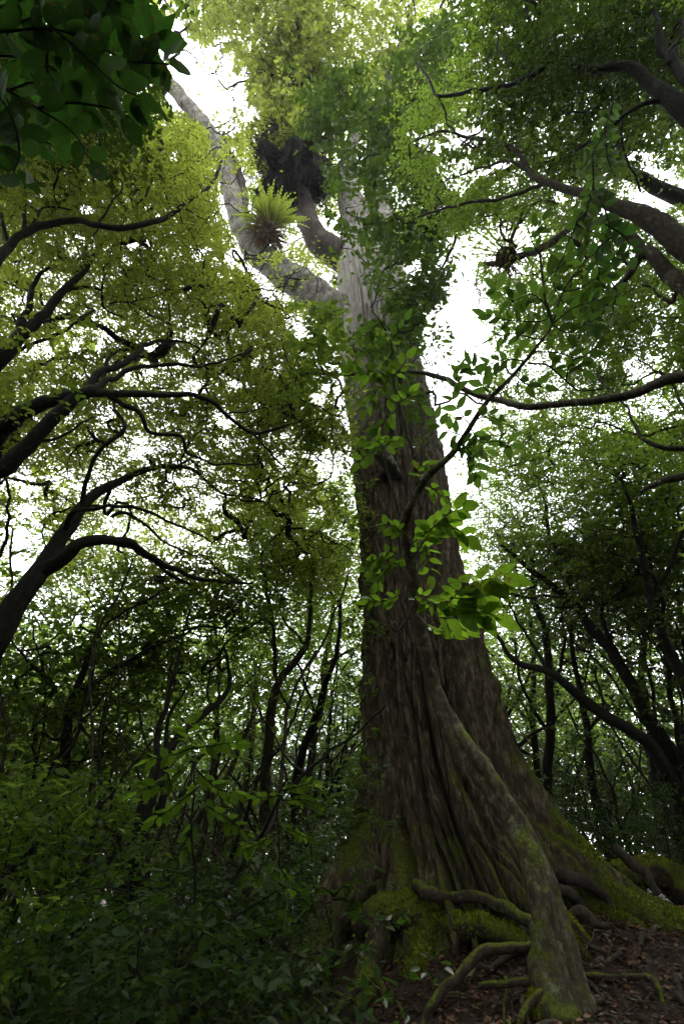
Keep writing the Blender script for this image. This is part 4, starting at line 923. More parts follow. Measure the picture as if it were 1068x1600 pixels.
    for s in [[(612, 590, 5.5), (600, 600, 5.4), (585, 615, 5.4), (570, 640, 5.4)], [(612, 590, 5.5), (625, 575, 5.4), (635, 560, 5.4)], [(609, 530, 5.5), (595, 545, 5.4), (575, 550, 5.4)], [(620, 640, 5.5), (605, 655, 5.4), (590, 670, 5.4)],
              [(609, 540, 5.5), (620, 520, 5.4), (632, 500, 5.4)], [(620, 630, 5.5), (632, 625, 5.4), (640, 615, 5.4)], [(590, 505, 5.5), (575, 520, 5.4), (560, 530, 5.4)], [(612, 600, 5.5), (590, 580, 5.3), (570, 585, 5.3), (550, 580, 5.3)],
              [(596, 700, 5.9), (575, 710, 5.6), (560, 725, 5.6)]]:
        alt_spray(r, s, grn if s[0][1] < 560 else lime, .14, .075, .2, up=norm(np.array([0, .35, .95])), jit=.45, stem_mat=M['bark_branch'], wpx=2, both=True)
    # leaves of the long arm
    for s in [[(734, 665, 5), (750, 690, 4.8), (775, 690, 4.7), (800, 695, 4.7)], [(745, 655, 4.95), (765, 650, 4.8), (790, 662, 4.7)], [(704, 708, 5.2), (730, 700, 5), (760, 705, 4.9)], [(734, 665, 5), (715, 640, 4.9), (705, 610, 4.9), (715, 580, 4.9)],
              [(769, 620, 4.9), (750, 600, 4.9), (735, 570, 4.9)], [(724, 680, 5.1), (695, 670, 5), (675, 650, 5)], [(719, 690, 5.1), (740, 715, 4.9), (745, 740, 4.9)]]:
        alt_spray(r, s, grn, .15, .09, .2, up=norm(np.array([0, .4, .9])), jit=.4, stem_mat=M['bark'], wpx=2.5, both=True)
    for s in [[(861, 507, 4.6), (890, 520, 4.5), (920, 500, 4.5)], [(856, 480, 4.6), (830, 460, 4.5), (800, 470, 4.5), (775, 450, 4.5)], [(850, 440, 4.5), (870, 420, 4.5), (895, 400, 4.5)], 
              [(843, 400, 4.5), (830, 370, 4.5), (845, 345, 4.5)], [(843, 530, 4.65), (800, 520, 4.6), (770, 530, 4.6)], [(834, 550, 4.7), (870, 550, 4.6), (905, 560, 4.6), (930, 545, 4.6)], [(884, 594, 4.7), (890, 570, 4.6), (910, 580, 4.6)],
              [(820, 565, 4.75), (790, 560, 4.7), (760, 570, 4.7)], [(861, 507, 4.6), (895, 480, 4.5), (935, 470, 4.5)], [(804, 585, 4.8), (820, 600, 4.7), (850, 605, 4.7)], [(856, 480, 4.6), (850, 500, 4.5), (800, 500, 4.5), (760, 490, 4.5)], [(880, 455, 4.6), (905, 450, 4.5), (935, 430, 4.5)]]:
        alt_spray(r, s, grn, .14, .09, .2, up=norm(np.array([0, .4, .9])), jit=.45, stem_mat=M['bark'], wpx=2.5, both=True)
sapling()

def climber():
    pts = [(py, px) for py, px in ((1330, 585), (1250, 580), (1180, 572), (1100, 574), (1000, 578), (920, 570), (850, 572), (780, 566), (700, 560), (640, 556))]
    P = []
    for py, px in pts:
        b = (800 - py) / F; P.append(at(px, py, (7.35 + .0004 * (1330 - py) - (.55 if py > 1200 else 0)) / (CP - b * SP)))
    P = np.array(P); C = P[0]; r = root('climbing_vine', C, 'thin leafy climber clinging to the west edge of the giant trunk', 'vine')
    Q, RR = smooth_path(P, np.linspace(.018, .008, len(P)), 8, .12); acc = Acc(); acc.add(*tube(Q, RR, 6)); 
    A = Q[rng.integers(len(Q), size=70)] + rng.normal(0, .12, (70, 3)) + np.array([-.05, -.12, 0])
    V, Fc, t_ = sprays(A, per=3, nl=6, rad=.1, sl=.2, ll=.09, cull=False, tpl=LT_MED); acc.add(*TWIG[0])
    link('stem', acc.mesh('stem', M['bark_branch'], origin=C), r)
    o = link('foliage', mesh_np('foliage', V, Fc, M['green'], False, t_, origin=C), r); o['kind'] = 'stuff'
climber()
def east_sprig():
    C = at(960, 150, 5.5); r = root('hanging_sprig', C, 'drooping sprig of broad dark green leaves before the mottled branch', 'branch')
    grn = [big_leaf_mesh('leaf', M['big_green'], .27, .12, .2, seed=k + 30) for k in range(5)]
    dk = [big_leaf_mesh('leaf', M['big_dark'], .27, .12, .2, seed=k + 40) for k in range(2)]
    for q, s in enumerate([[(960, 150, 5.5), (945, 200, 5.3), (925, 240, 5.1), (905, 265, 5.0)], [(945, 200, 5.3), (950, 250, 5.1), (960, 275, 5.0)], [(925, 240, 5.1), (925, 290, 5.0), (915, 330, 4.9), (905, 355, 4.9)],
              [(925, 290, 5.0), (945, 330, 4.9), (955, 370, 4.9), (960, 400, 4.9)], [(915, 330, 4.9), (890, 370, 4.9), (880, 400, 4.9)], [(945, 350, 4.9), (975, 370, 4.8), (985, 400, 4.8)], [(955, 370, 4.9), (930, 395, 4.8), (935, 425, 4.8)],
              [(915, 335, 4.9), (900, 350, 4.8), (925, 365, 4.8)], [(935, 425, 4.8), (925, 470, 4.8), (930, 510, 4.8)], [(880, 400, 4.9), (865, 440, 4.8), (885, 480, 4.8)], [(935, 425, 4.8), (960, 450, 4.8), (955, 490, 4.8)]]):
        alt_spray(r, s, dk if q in (3, 5, 6, 8) else grn, .13, .085, .1, up=norm(np.array([.2, .45, .85])), jit=.35, wpx=3, both=True)
east_sprig()

# ------------------------------------------------------------------ the surrounding forest
def bg_proto(seed, h=10.0, stems=2, spread=2.4, lean=.12, r0=.10, mat='green', n=95, ll=.12, low=False, loc=(0, 0, 0), name='forest_tree', label='', group=None, tpl=LT_SMALL, crownlow=.42, per=10):
    global rng
    old = rng; rng = np.random.default_rng(seed)
    C = np.array(loc, float)
    r = root(name, C, label, 'tree', group)
    starts, rs = [], []; tips = []
    for s in range(stems):
        a = rng.uniform(0, 6.28); p = np.array([rng.normal(0, .12), rng.normal(0, .12), -.2]); d = norm(np.array([math.cos(a) * (lean + .12 * s), math.sin(a) * (lean + .12 * s), 1])); pts = [p]; rr = [r0 * (1 - .2 * s)]
        nn_ = 12; hh = h * rng.uniform(.75, 1)
        for k in range(nn_):
            d = norm(d + rng.normal(0, .16, 3) + np.array([0, 0, .12])); pts.append(pts[-1] + d * hh / nn_); rr.append(rr[0] * (1 - .07 * (k + 1)))
        pts = np.array(pts); Q, RR = smooth_path(pts, rr, 4, .06)
        acc = Acc(); acc.add(*tube(Q, RR, 8, .12, 4)); link('trunk', acc.mesh('trunk', M['bark'] if seed % 2 else M['bark_branch']), r)
        starts.append(Q[len(Q) // 3:]); rs.append(RR[len(Q) // 3:]); tips.append(pts)
        for f in range(rng.integers(2, 4)):
            i0 = rng.integers(4, 10); p = pts[i0]; a = rng.uniform(0, 6.28); d = norm(np.array([math.cos(a), math.sin(a), .9])); q = [p]; r1 = rr[i0] * .6; q_r = [r1]
            for k in range(5): d = norm(d + rng.normal(0, .22, 3) + np.array([0, 0, .12])); q.append(q[-1] + d * h * .07); q_r.append(r1 * (1 - .15 * (k + 1)))
            Q, RR = smooth_path(q, q_r, 4, .08); acc = Acc(); acc.add(*tube(Q, RR, 6, .1, 4)); link('limb', acc.mesh('limb', M['bark'] if seed % 2 else M['bark_branch']), r)
            starts.append(Q[4:]); rs.append(RR[4:]); tips.append(np.array(q))
    S = np.vstack(starts)
    top = S[:, 2].max()
    cand = S[(S[:, 2] > top * crownlow)]
    A = cand[rng.integers(len(cand), size=n)] + np.clip(rng.normal(0, 1, (n, 3)), -1.7, 1.7) * np.array([spread * .5, spread * .5, h * .06])
    A = A[A[:, 2] > h * .25]
    acc = twig_mesh(S, np.concatenate(rs), A, .0055, .3, .25)
    o = link('twigs', acc.mesh('twigs', M['bark']), r); o['kind'] = 'stuff'
    V, Fc, t = sprays(A, per=per, nl=8, rad=.40, sl=.32, ll=ll, cull=False, tpl=tpl)
    o = link('crown', mesh_np('crown', V, Fc, M[mat], False, t), r); o['kind'] = 'stuff'
    rng = old
    return r
def copy_tree(src, loc, rz, sc=1.0, label=None, group=None):
    c = src.copy(); COL.objects.link(c); c.location = loc; c.rotation_euler = (0, 0, rz); c.scale = (sc,) * 3
    if label: c['label'] = label
    if group: c['group'] = group
    for ch in src.children:
        d = ch.copy(); COL.objects.link(d); d.parent = c
    return c

# traced trees: behind the giant trunk on the east side, and the thicket on the west side
def traced_bg(name, label, base, trunk, limbs, crowns, bark='bark', tip=.006):
    return hero_tree(name, label, base, trunk, limbs, crowns, M[bark], tip=tip, wig=.35, k=8)
def basept(px, py, t):
    p = at(px, py, t); return (p[0], p[1], gz(p[0], p[1]))
BK = dict(per=13, nl=8, rad=.36, sl=.3, ll=.085)
traced_bg('forest_tree', 'tall curved tree rising behind the mossy buttress and arching back over the giant trunk', basept(1075, 1330, 9.5),
    [(1054, 1200, 9.5, 30), (1014, 1120, 9.6, 27), (969, 1040, 9.8, 24), (924, 980, 10, 21), (899, 945, 10.2, 18), (859, 915, 10.4, 14), (824, 885, 10.6, 10), (779, 850, 10.8, 6)],
    [[(899, 945, 10.2, 13), (879, 875, 10.4, 11), (854, 830, 10.6, 9), (850, 780, 10.8, 6), (830, 740, 11, 4)], [(969, 1040, 9.8, 12), (940, 960, 9.8, 9), (990, 900, 9.8, 7), (1000, 830, 9.9, 5)]],
    [(np.vstack([rect(750, 690, 1068, 900, 10, 13, 230), rect(740, 640, 1068, 720, 10.5, 13, 70)]), M['green'], BK)])
traced_bg('forest_tree', 'slanting bare tree crossing low behind the giant trunk among thin stems', basept(1090, 1330, 8.6),
    [(1034, 1190, 8.6, 26), (984, 1140, 8.7, 24), (924, 1105, 8.8, 22), (884, 1070, 8.9, 19), (854, 1050, 9, 16), (804, 1035, 9.2, 12), (779, 1000, 9.4, 8), (760, 960, 9.6, 5)],
    [[(854, 1050, 9, 9), (830, 1010, 9.2, 7), (800, 960, 9.5, 5), (790, 900, 9.8, 3)]],
    [(np.vstack([rect(760, 830, 1000, 1000, 10, 13, 60)]), M['green'], BK)])
traced_bg('forest_tree', 'slim upright tree with a gentle double bend just east of the giant trunk', basept(860, 1330, 11),
    [(856, 1240, 11, 20), (859, 1100, 11, 17), (854, 1000, 11.2, 15), (834, 940, 11.4, 11), (830, 880, 11.6, 8), (810, 820, 11.8, 5)],
    [[(859, 1080, 11, 9), (880, 1010, 11.2, 7), (875, 950, 11.4, 5)], [(856, 1150, 11, 9), (820, 1080, 11.2, 7), (800, 1000, 11.4, 5)]],
    [(np.vstack([rect(740, 760, 960, 960, 11, 14, 110)]), M['green'], BK)])
traced_bg('forest_tree', 'thin dark tree with a crooked fork standing in the east thicket', basept(925, 1330, 10.5),
    [(924, 1230, 10.5, 18), (918, 1150, 10.5, 15), (905, 1080, 10.7, 12), (894, 1025, 10.8, 9), (889, 970, 11, 6)],
    [[(918, 1140, 10.5, 8), (940, 1100, 10.6, 6), (930, 1040, 10.8, 4)]], [(rect(840, 850, 1010, 1010, 10.5, 13, 60), M['deep'], BK)])
traced_bg('forest_tree', 'sinuous tree near the east edge climbing into bright sky holes', basept(1095, 1330, 8.5),
    [(1085, 1130, 8.5, 24), (1064, 1060, 8.6, 22), (1034, 990, 8.7, 18), (1014, 925, 8.8, 16), (1000, 860, 8.9, 13), (985, 800, 9, 9), (970, 750, 9.2, 5)],
    [[(1014, 925, 8.8, 12), (1050, 880, 8.8, 9), (1068, 820, 8.9, 6)], [(1034, 990, 8.7, 10), (1020, 900, 8.6, 7), (950, 860, 8.8, 5)]],
    [(np.vstack([rect(900, 700, 1120, 960, 9, 12, 170)]), M['green'], BK)])
traced_bg('forest_tree', 'slender tree with a snaking pale-barked stem west of the giant trunk', basept(410, 1330, 9),
    [(412, 1290, 9, 24), (415, 1200, 9, 22), (425, 1100, 9.2, 19), (437, 1060, 9.3, 16), (478, 1010, 9.5, 12), (484, 950, 9.7, 8), (488, 880, 9.9, 6), (470, 820, 10, 4)],
    [[(430, 1060, 9.3, 10), (424, 975, 9.5, 9), (410, 890, 9.8, 7), (415, 860, 9.9, 6), (440, 830, 10, 4)], [(478, 1010, 9.5, 6), (440, 960, 9.6, 5), (450, 900, 9.8, 3)]],
    [(np.vstack([rect(380, 740, 560, 960, 10, 13, 130)]), M['bright'], BK)], 'bark_branch')
traced_bg('forest_tree', 'black tree leaning over the dim west understory with an arching arm', basept(185, 1500, 6.5),
    [(185, 1480, 6.2, 44), (205, 1370, 6.3, 40), (222, 1280, 6.5, 34), (245, 1210, 6.8, 26), (270, 1165, 7.1, 19), (300, 1130, 7.4, 15), (345, 1095, 7.8, 11), (360, 1060, 8, 8), (350, 1010, 8.3, 5)],
    [[(235, 1240, 6.6, 20), (240, 1170, 6.9, 14), (262, 1100, 7.2, 10), (276, 1030, 7.5, 7), (290, 980, 7.8, 4)], [(215, 1310, 6.5, 22), (255, 1250, 6.7, 18), (258, 1180, 7, 11), (262, 1120, 7.3, 8), (300, 1060, 7.5, 4)]],
    [(np.vstack([rect(220, 930, 420, 1080, 8, 10.5, 70)]), M['green'], BK)])
traced_bg('forest_tree', 'dense dark leaved tree filling the space beneath the forked black tree', basept(90, 1400, 7.5),
    [(95, 1300, 7.5, 26), (100, 1200, 7.6, 22), (110, 1110, 7.7, 18), (130, 1050, 7.8, 13), (150, 990, 8, 8)],
    [[(120, 1080, 7.7, 12), (180, 1040, 7.8, 10), (215, 1022, 7.9, 9), (270, 1000, 8, 8), (300, 985, 8.1, 5)], [(110, 1110, 7.7, 10), (60, 1050, 7.8, 7), (20, 1000, 8, 5)], [(150, 1000, 8, 7), (200, 950, 8.1, 5), (260, 920, 8.2, 3)]],
    [(np.vstack([ell(210, 960, 190, 90, 7.8, 10, 90), ell(100, 1030, 170, 90, 7.5, 9.6, 110), ell(300, 930, 120, 50, 8, 10.5, 50), rect(-60, 1080, 220, 1200, 7.2, 9.5, 110)]), M['green'], dict(per=7, nl=8, rad=.24, sl=.3, ll=.095, tpl=LT_MED))])
traced_bg('forest_tree', 'twisting tree hard against the west edge of the giant trunk', basept(480, 1330, 9.5),
    [(462, 1290, 9.5, 17), (465, 1200, 9.5, 17), (493, 1120, 9.6, 15), (510, 1060, 9.7, 12), (528, 1010, 9.8, 9), (532, 940, 10, 6)],
    [[(493, 1120, 9.6, 8), (480, 1070, 9.7, 7), (462, 1030, 9.8, 4)]],
    [(np.vstack([rect(470, 780, 560, 980, 10.5, 13, 45)]), M['bright'], BK)], 'bark')

WHERE = []
protos = []
pspec = [(101, 11, 1, 2.6, .10, .11, 'green'), (102, 12.5, 2, 2.8, .15, .13, 'green'), (103, 9, 3, 2.4, .22, .08, 'deep'), (104, 10, 2, 2.6, .25, .10, 'bright'), (105, 13, 1, 3.0, .12, .14, 'deep'), (106, 8, 3, 2.2, .3, .07, 'green')]
east_xy = [(4.2, 12.5), (6.5, 11.0), (7.6, 14), (5.2, 15.5), (9.5, 12.5), (11, 16), (8.2, 18), (3.0, 15.5), (12.5, 13), (6.0, 19.5), (14, 19), (10, 21.5), (3.6, 20), (7.2, 9.2), (9.5, 9.5), (15, 15), (17, 22)]
west_xy = [(-1.6, 13), (-3.4, 12), (-5.0, 14), (-0.4, 15.5), (-2.4, 17), (-6.6, 11.5), (-7.5, 15), (-4.2, 19), (-9.5, 13), (-1.0, 20), (-8.5, 19), (-11.5, 17), (-6.2, 22), (1.2, 18), (1.0, 23), (-3, 24), (-8.2, 9.6), (-13, 13)]
descr = {'green': 'mid green', 'deep': 'dark leaved', 'bright': 'yellow green'}
kindw = {1: 'single-stemmed', 2: 'two-stemmed', 3: 'many-stemmed'}
for i, sp in enumerate(pspec):
    seed, h, stems, spread, lean, r0, mat = sp
    side = 'east' if i % 2 == 0 else 'west'
    x, y = (east_xy if i % 2 == 0 else west_xy).pop(0)
    protos.append((bg_proto(seed, h, stems, spread, lean, r0, mat, n=120, loc=(x, y, gz(x, y)), name='thicket_tree', label='%s %s tree in the thicket %s of the giant trunk' % (kindw[stems], descr[mat], side), group='%s %s thicket trees %s of the giant' % (kindw[stems], descr[mat], side)), sp))
for side, lst in (('east', east_xy), ('west', west_xy)):
    for i, (x, y) in enumerate(lst):
        p, sp = protos[(i * 5 + (side == 'west') * 2) % 6]
        copy_tree(p, (x, y, gz(x, y)), rng.uniform(0, 6.28), rng.uniform(.85, 1.12), '%s %s tree in the thicket %s of the giant trunk' % (kindw[sp[2]], descr[sp[6]], side), '%s %s thicket trees %s of the giant' % (kindw[sp[2]], descr[sp[6]], side))
us = bg_proto(401, 6.5, 3, 3.6, .25, .07, 'deep', n=230, ll=.17, loc=(-7, 17, gz(-7, 17)), name='understory_tree', label='low bushy tree closing the gap between distant trunks', group='low bushy trees between the distant trunks', crownlow=.08, per=8)
us2 = bg_proto(402, 5.5, 3, 3.4, .3, .06, 'green', n=210, ll=.16, loc=(-3.5, 20, gz(-3.5, 20)), name='understory_tree', label='low bushy tree closing the gap between distant trunks', group='low bushy trees between the distant trunks', crownlow=.05, per=8)
for i, (x, y) in enumerate([(-11, 15), (-15, 17), (0.5, 20), (-7.5, 23), (-12, 22), (-2.5, 25), (4, 22), (12, 17), (9, 20), (13, 22), (16, 17), (18, 22), (-17, 12), (-13, 9), (3, 27), (-18, 22), (7, 25), (-6, 28)]):
    copy_tree((us, us2)[i % 2], (x, y, gz(x, y)), i * 2.1, .9 + .06 * (i % 5))
# far ring of the forest, and the trees behind the photographer that shade the place
k = 0
for ang in np.linspace(0, 360, 40, endpoint=False):
    a = math.radians(ang + rng.uniform(-4, 4)); d = rng.uniform(25, 38)
    x, y = d * math.sin(a), d * math.cos(a)
    if y < -5 and k % 2: k += 1; continue
    p, sp = protos[k % 6]; k += 1
    copy_tree(p, (x, y, gz(x, y)), rng.uniform(0, 6.28), rng.uniform(1.0, 1.35), 'hazy small looking tree in the farthest row of the forest', 'far row of forest trees')
for i, (x, y) in enumerate([(-7, -1), (-8, 2), (-3, -4.8), (2.5, -5.2), (7.5, -2.2), (8.5, 2.5), (-1, -7), (5, -7), (-6, -7), (9.5, 6), (-10, 6), (0, -11), (10, -6), (-11, -3)]):
    p, sp = protos[i % 6]
    copy_tree(p, (x, y, gz(x, y)), rng.uniform(0, 6.28), rng.uniform(.95, 1.15), 'forest tree standing beside or behind the viewpoint, outside the clearing', 'trees round the viewpoint')

rb = bg_proto(301, 12, 2, 3.8, .2, .2, 'green', n=300, ll=.19, loc=(-3.5, -7, gz(-3.5, -7)), name='added_shade_tree', label='broad crowned forest tree standing behind the viewpoint', group='broad trees round the viewpoint', crownlow=.5, per=9)  # unseen broad crowns, added behind and beside the view to darken the floor
for i, (x, y) in enumerate([(3.5, -9.4), (0, -9.4), (-3.0, -11), (10, -8.2), (-8.6, -5.4), (-5.5, -9.2), (6.5, -11), (0, -12.5), (-14, -8), (15, -9), (0, -16), (-8, -16), (9, -17), (-11.5, 0), (13.5, -1), (-13, 6), (13.5, 5)]):
    copy_tree(rb, (x, y, gz(x, y)), i * 1.9, .88 + .05 * (i % 4))

# ------------------------------------------------------------------ shrubs and understory
def shrub(name, label, C, stems, mat, n, ll, h, w_, parts=0, seed=0, L=.08, me=None, upn=(0, .35, .9), group=None, pmat='big_green', twigm='bark'):
    """bush of upright stems; the nearest leaves are parts of their own"""
    C = np.array(C, float); r = root(name, C, label, 'shrub', group)
    S = []
    for s in range(stems):
        a = rng.uniform(0, 6.28); d = norm(np.array([math.cos(a) * .35, math.sin(a) * .35, 1])); q = [C + np.array([math.cos(a) * .08, math.sin(a) * .08, -.1])]
        for k_ in range(7): d = norm(d + rng.normal(0, .15, 3) + np.array([0, 0, .05])); q.append(q[-1] + d * h / 7)
        Q, RR = smooth_path(q, np.linspace(.02, .005, 8), 3, .03); acc = Acc(); acc.add(*tube(Q, RR, 5)); link('stem', acc.mesh('stem', M[twigm], origin=C), r); S.append(Q)
    S = np.vstack(S); ca = S[S[:, 2] > C[2] + h * .22]
    A = ca[rng.integers(len(ca), size=n)] + rng.normal(0, 1, (n, 3)) * np.array([w_ * .5, w_ * .5, .12])
    acc = twig_mesh(S[::2], np.full(len(S[::2]), .01), A, .003, .08, .2, pw=.35)
    o = link('twigs', acc.mesh('twigs', M[twigm], origin=C), r); o['kind'] = 'stuff'
    V, Fc, t = sprays(A, per=5, nl=6, rad=.13, sl=.2, ll=ll, cull=False, tpl=LT_MED)
    o = link('foliage', mesh_np('foliage', V, Fc, M[mat], False, t, origin=C), r); o['kind'] = 'stuff'
    if parts:
        ms = [big_leaf_mesh('leaf', M[pmat], .33, .1, .2, seed=k_ + 50 + seed, n_seg=5) for k_ in range(2)]
        A2 = A[np.argsort(A[:, 1])[:max(8, n // 2)]]
        for k_ in range(parts):
            p = A2[rng.integers(len(A2))] + rng.normal(0, .13, 3); a = rng.uniform(0, 6.28)
            put_leaf(r, ms[k_ % 2], p, (math.cos(a), math.sin(a), -.25 + rng.normal(0, .2)), norm(np.array(upn) + rng.normal(0, .35, 3)), L * rng.uniform(.7, 1.2))
    return r
def on(px, py, t):
    p = at(px, py, t); return (p[0], p[1], gz(p[0], p[1]))
shrub('leafy_shrub', 'tall bright leafed shrub by the west edge catching light under the canopy', on(100, 1330, 5.6), 6, 'bright', 150, .105, 2.8, .95, 210, 1, .12, pmat='big_lime')
shrub('leafy_shrub', 'lower green bush spilling forward below the tall bright leafed shrub', on(20, 1420, 4.6), 4, 'bright', 80, .09, 1.9, .8, 90, 2, .10)
# tiered lime leaves floating above the dark floor
def tiered(px, py, t, label, tiers, base, L=.14, mat='big_lime', seed=0):
    C = np.array(on(*base)); r = root('tiered_sapling', C, label, 'sapling')
    me = [big_leaf_mesh('leaf', M[mat], .33, .08, .15, seed=seed + q) for q in range(3)]
    P = np.array([C - (0, 0, .1), C * .5 + at(px, py + 100, t) * .5 + (.05, 0, 0), at(px, py, t)]); Q, RR = smooth_path(P, [.018, .013, .006], 8, .05)
    acc = Acc(); acc.add(*tube(Q, RR, 6)); link('trunk', acc.mesh('trunk', M['bark'], origin=C), r)
    for s in tiers: alt_spray(r, s, me, L, L * .6, .15, up=norm(np.array([rng.normal(0, .15), .5, .85])), jit=.28, wpx=3, both=True)
tiered(300, 1170, 4.6, 'sapling with flat tiers of broad lime leaves over the dark understory', [
    [(310, 1165, 4.6), (275, 1178, 4.4), (235, 1188, 4.3)], [(300, 1170, 4.6), (330, 1165, 4.5), (372, 1160, 4.4)], [(305, 1180, 4.6), (290, 1200, 4.4), (255, 1222, 4.3), (215, 1238, 4.3)],
    [(305, 1200, 4.6), (340, 1230, 4.5), (380, 1242, 4.5)], [(310, 1230, 4.6), (270, 1260, 4.4), (240, 1280, 4.4)], [(310, 1250, 4.6), (350, 1275, 4.4), (372, 1295, 4.4)], [(305, 1280, 4.6), (290, 1310, 4.5), (285, 1330, 4.4)],
    [(300, 1160, 4.6), (290, 1145, 4.8), (300, 1130, 4.9)]], (310, 1440, 4.8))
tiered(430, 1225, 5.6, 'smaller sapling holding lime leaf sprays beside the trunk edge', [
    [(440, 1235, 5.6), (465, 1230, 5.5), (488, 1225, 5.5)], [(440, 1240, 5.6), (425, 1245, 5.5), (400, 1245, 5.5)], [(440, 1250, 5.6), (470, 1250, 5.5), (495, 1256, 5.4)], [(435, 1290, 5.6), (460, 1300, 5.5), (480, 1310, 5.5)],
    [(435, 1300, 5.6), (400, 1320, 5.4), (380, 1330, 5.4)], [(435, 1340, 5.6), (410, 1370, 5.4), (390, 1380, 5.4)], [(435, 1350, 5.6), (460, 1390, 5.5), (480, 1395, 5.5)]], (435, 1440, 5.8), L=.12, seed=5)
tiered(330, 1420, 4.2, 'low dim sapling with few long leaves near the bottom edge', [
    [(335, 1400, 4.2), (310, 1430, 4.1), (280, 1445, 4.0)], [(335, 1410, 4.2), (360, 1440, 4.1), (372, 1465, 4.0)], [(335, 1480, 4.1), (350, 1525, 4.0), (330, 1535, 4.0)], [(330, 1500, 4.1), (280, 1560, 3.9), (235, 1585, 3.8)], [(335, 1460, 4.2), (400, 1450, 4.2), (440, 1440, 4.2)]], (335, 1560, 4.2), L=.13, mat='big_green', seed=9)
tiered(510, 1385, 4.6, 'little green fern-like sapling hugging the shaded foot of the giant trunk', [
    [(520, 1400, 4.6), (500, 1385, 4.5), (470, 1385, 4.5)], [(520, 1400, 4.6), (535, 1385, 4.5), (552, 1390, 4.5)], [(520, 1405, 4.6), (545, 1405, 4.5), (548, 1420, 4.5)], [(515, 1410, 4.6), (490, 1410, 4.5), (480, 1425, 4.5)]], (515, 1440, 4.6), L=.085, mat='big_green', seed=12)
# plain bushes: prototypes, then copies
b0 = shrub('undergrowth_bush', 'dim small leafed bush on the sloping forest floor west of the giant', on(250, 1400, 6), 6, 'under', 90, .075, 1.7, 1.0, group='dim undergrowth bushes west of the giant')
b1 = shrub('undergrowth_bush', 'dim small leafed bush on the sloping forest floor west of the giant', on(420, 1420, 7), 5, 'under', 80, .065, 1.3, 1.1, group='dim undergrowth bushes west of the giant')
wp = [(-3.6, 3.6), (-2.7, 4.6), (-1.9, 5.4), (-1.0, 6.3), (-3.2, 6.4), (-4.4, 5.0), (-1.4, 4.4), (-0.7, 5.0), (-2.2, 3.6), (-4.6, 7.6), (-2.6, 8.2), (-1.4, 8.6), (-0.4, 8.2), (-6, 9), (-4, 10), (-2, 10.5), (-0.2, 11), (-7.5, 7), (-5.5, 6.2), (-1.0, 3.6)]
for i, (x, y) in enumerate(wp):
    copy_tree((b0, b1)[i % 2], (x, y, gz(x, y)), rng.uniform(0, 6.28), rng.uniform(.75, 1.15))
ep = [(5.2, 9.6), (6.4, 10.2), (4.6, 11.2), (7.8, 10.8), (8.6, 9.2), (5.8, 12.6), (7.2, 12.8), (9.6, 11.4), (6.8, 8.6), (8.0, 7.6), (3.8, 12.8), (10.4, 9.8)]
for i, (x, y) in enumerate(ep):
    copy_tree((b0, b1)[i % 2], (x, y, gz(x, y)), rng.uniform(0, 6.28), rng.uniform(.9, 1.3), 'dim small leafed bush beyond the mossy buttress east of the giant', 'dim undergrowth bushes east of the giant')
# thin vertical stems in the understory
for i in range(84):
    if i < 50: x = rng.uniform(-6, -.2); y = rng.uniform(7, 16)
    else: x = rng.uniform(4.5, 12); y = rng.uniform(9, 17)
    C = np.array([x, y, gz(x, y)]); side = 'west' if i < 50 else 'east'
    r = root('pole_sapling', C, 'thin leafless pole stem rising in the shade %s of the giant trunk' % side, 'sapling', 'pole stems %s of the giant' % side)
    hh = rng.uniform(3.5, 7); d = norm(np.array([rng.normal(0, .18), rng.normal(0, .18), 1])); q = [C - (0, 0, .1)]
    for _ in range(10): d = norm(d + rng.normal(0, .17, 3) + np.array([0, 0, .06])); q.append(q[-1] + d * hh / 10)
    r0 = rng.uniform(.02, .05); Q, RR = smooth_path(q, np.linspace(r0, r0 * .4, 11), 4, .08); acc = Acc(); acc.add(*tube(Q, RR, 6, .1, 5)); link('trunk', acc.mesh('trunk', M['bark'] if i % 3 else M['bark_branch'], origin=C), r)
    for f in range(2):
        i0 = rng.integers(3, 8); d = norm(np.array([rng.normal(0, 1), rng.normal(0, 1), 1.2])); qq = [q[i0]]
        for _ in range(5): d = norm(d + rng.normal(0, .2, 3)); qq.append(qq[-1] + d * .28)
        Q, RR = smooth_path(qq, np.linspace(r0 * .5, .004, 6), 4, .05); acc = Acc(); acc.add(*tube(Q, RR, 5)); link('limb', acc.mesh('limb', M['bark'], origin=C), r)

# ------------------------------------------------------------------ ground cover, litter, far woods
def scatter(n, x0, x1, y0, y1): return rng.uniform(x0, x1, n), rng.uniform(y0, y1, n)
x, y = scatter(20000, .3, 5.2, 3.6, 8.2)
P = np.stack([x, y, ground_z(x, y) + rng.uniform(.0, .05, len(x))], 1)
a = rng.uniform(0, 6.28, len(x)); D = np.stack([np.cos(a), np.sin(a), rng.normal(0, .2, len(x))], 1)
Nn = norm(np.array([0, 0, 1.0]) + rng.normal(0, .45, (len(x), 3)))
V, Fc, q = leaves_np(P, D, Nn, rng.uniform(.02, .075, len(x)), LT_MED)
o = link('leaf_litter', mesh_np('leaf_litter', V, Fc, M['litter'], False, np.repeat(rng.random(len(x)) ** 2, q)))
o['kind'] = 'stuff'; o['label'] = 'brown dead leaves strewn over the bare soil by the roots'; o['category'] = 'leaf litter'
acc = Acc()
for _ in range(230):
    p = np.array([rng.uniform(.5, 5), rng.uniform(3.6, 8), 0.0]); a = rng.uniform(0, 6.28); L = rng.uniform(.08, .4); q = []
    for k_ in range(4):
        g = p + np.array([math.cos(a), math.sin(a), 0]) * L * k_ / 3 + rng.normal(0, .012, 3); g[2] = gz(g[0], g[1]) + .02 + abs(rng.normal(0, .015)) + .03; q.append(g)
    w0 = rng.uniform(.002, .006); acc.add(*tube(np.array(q), np.full(4, w0), 4))
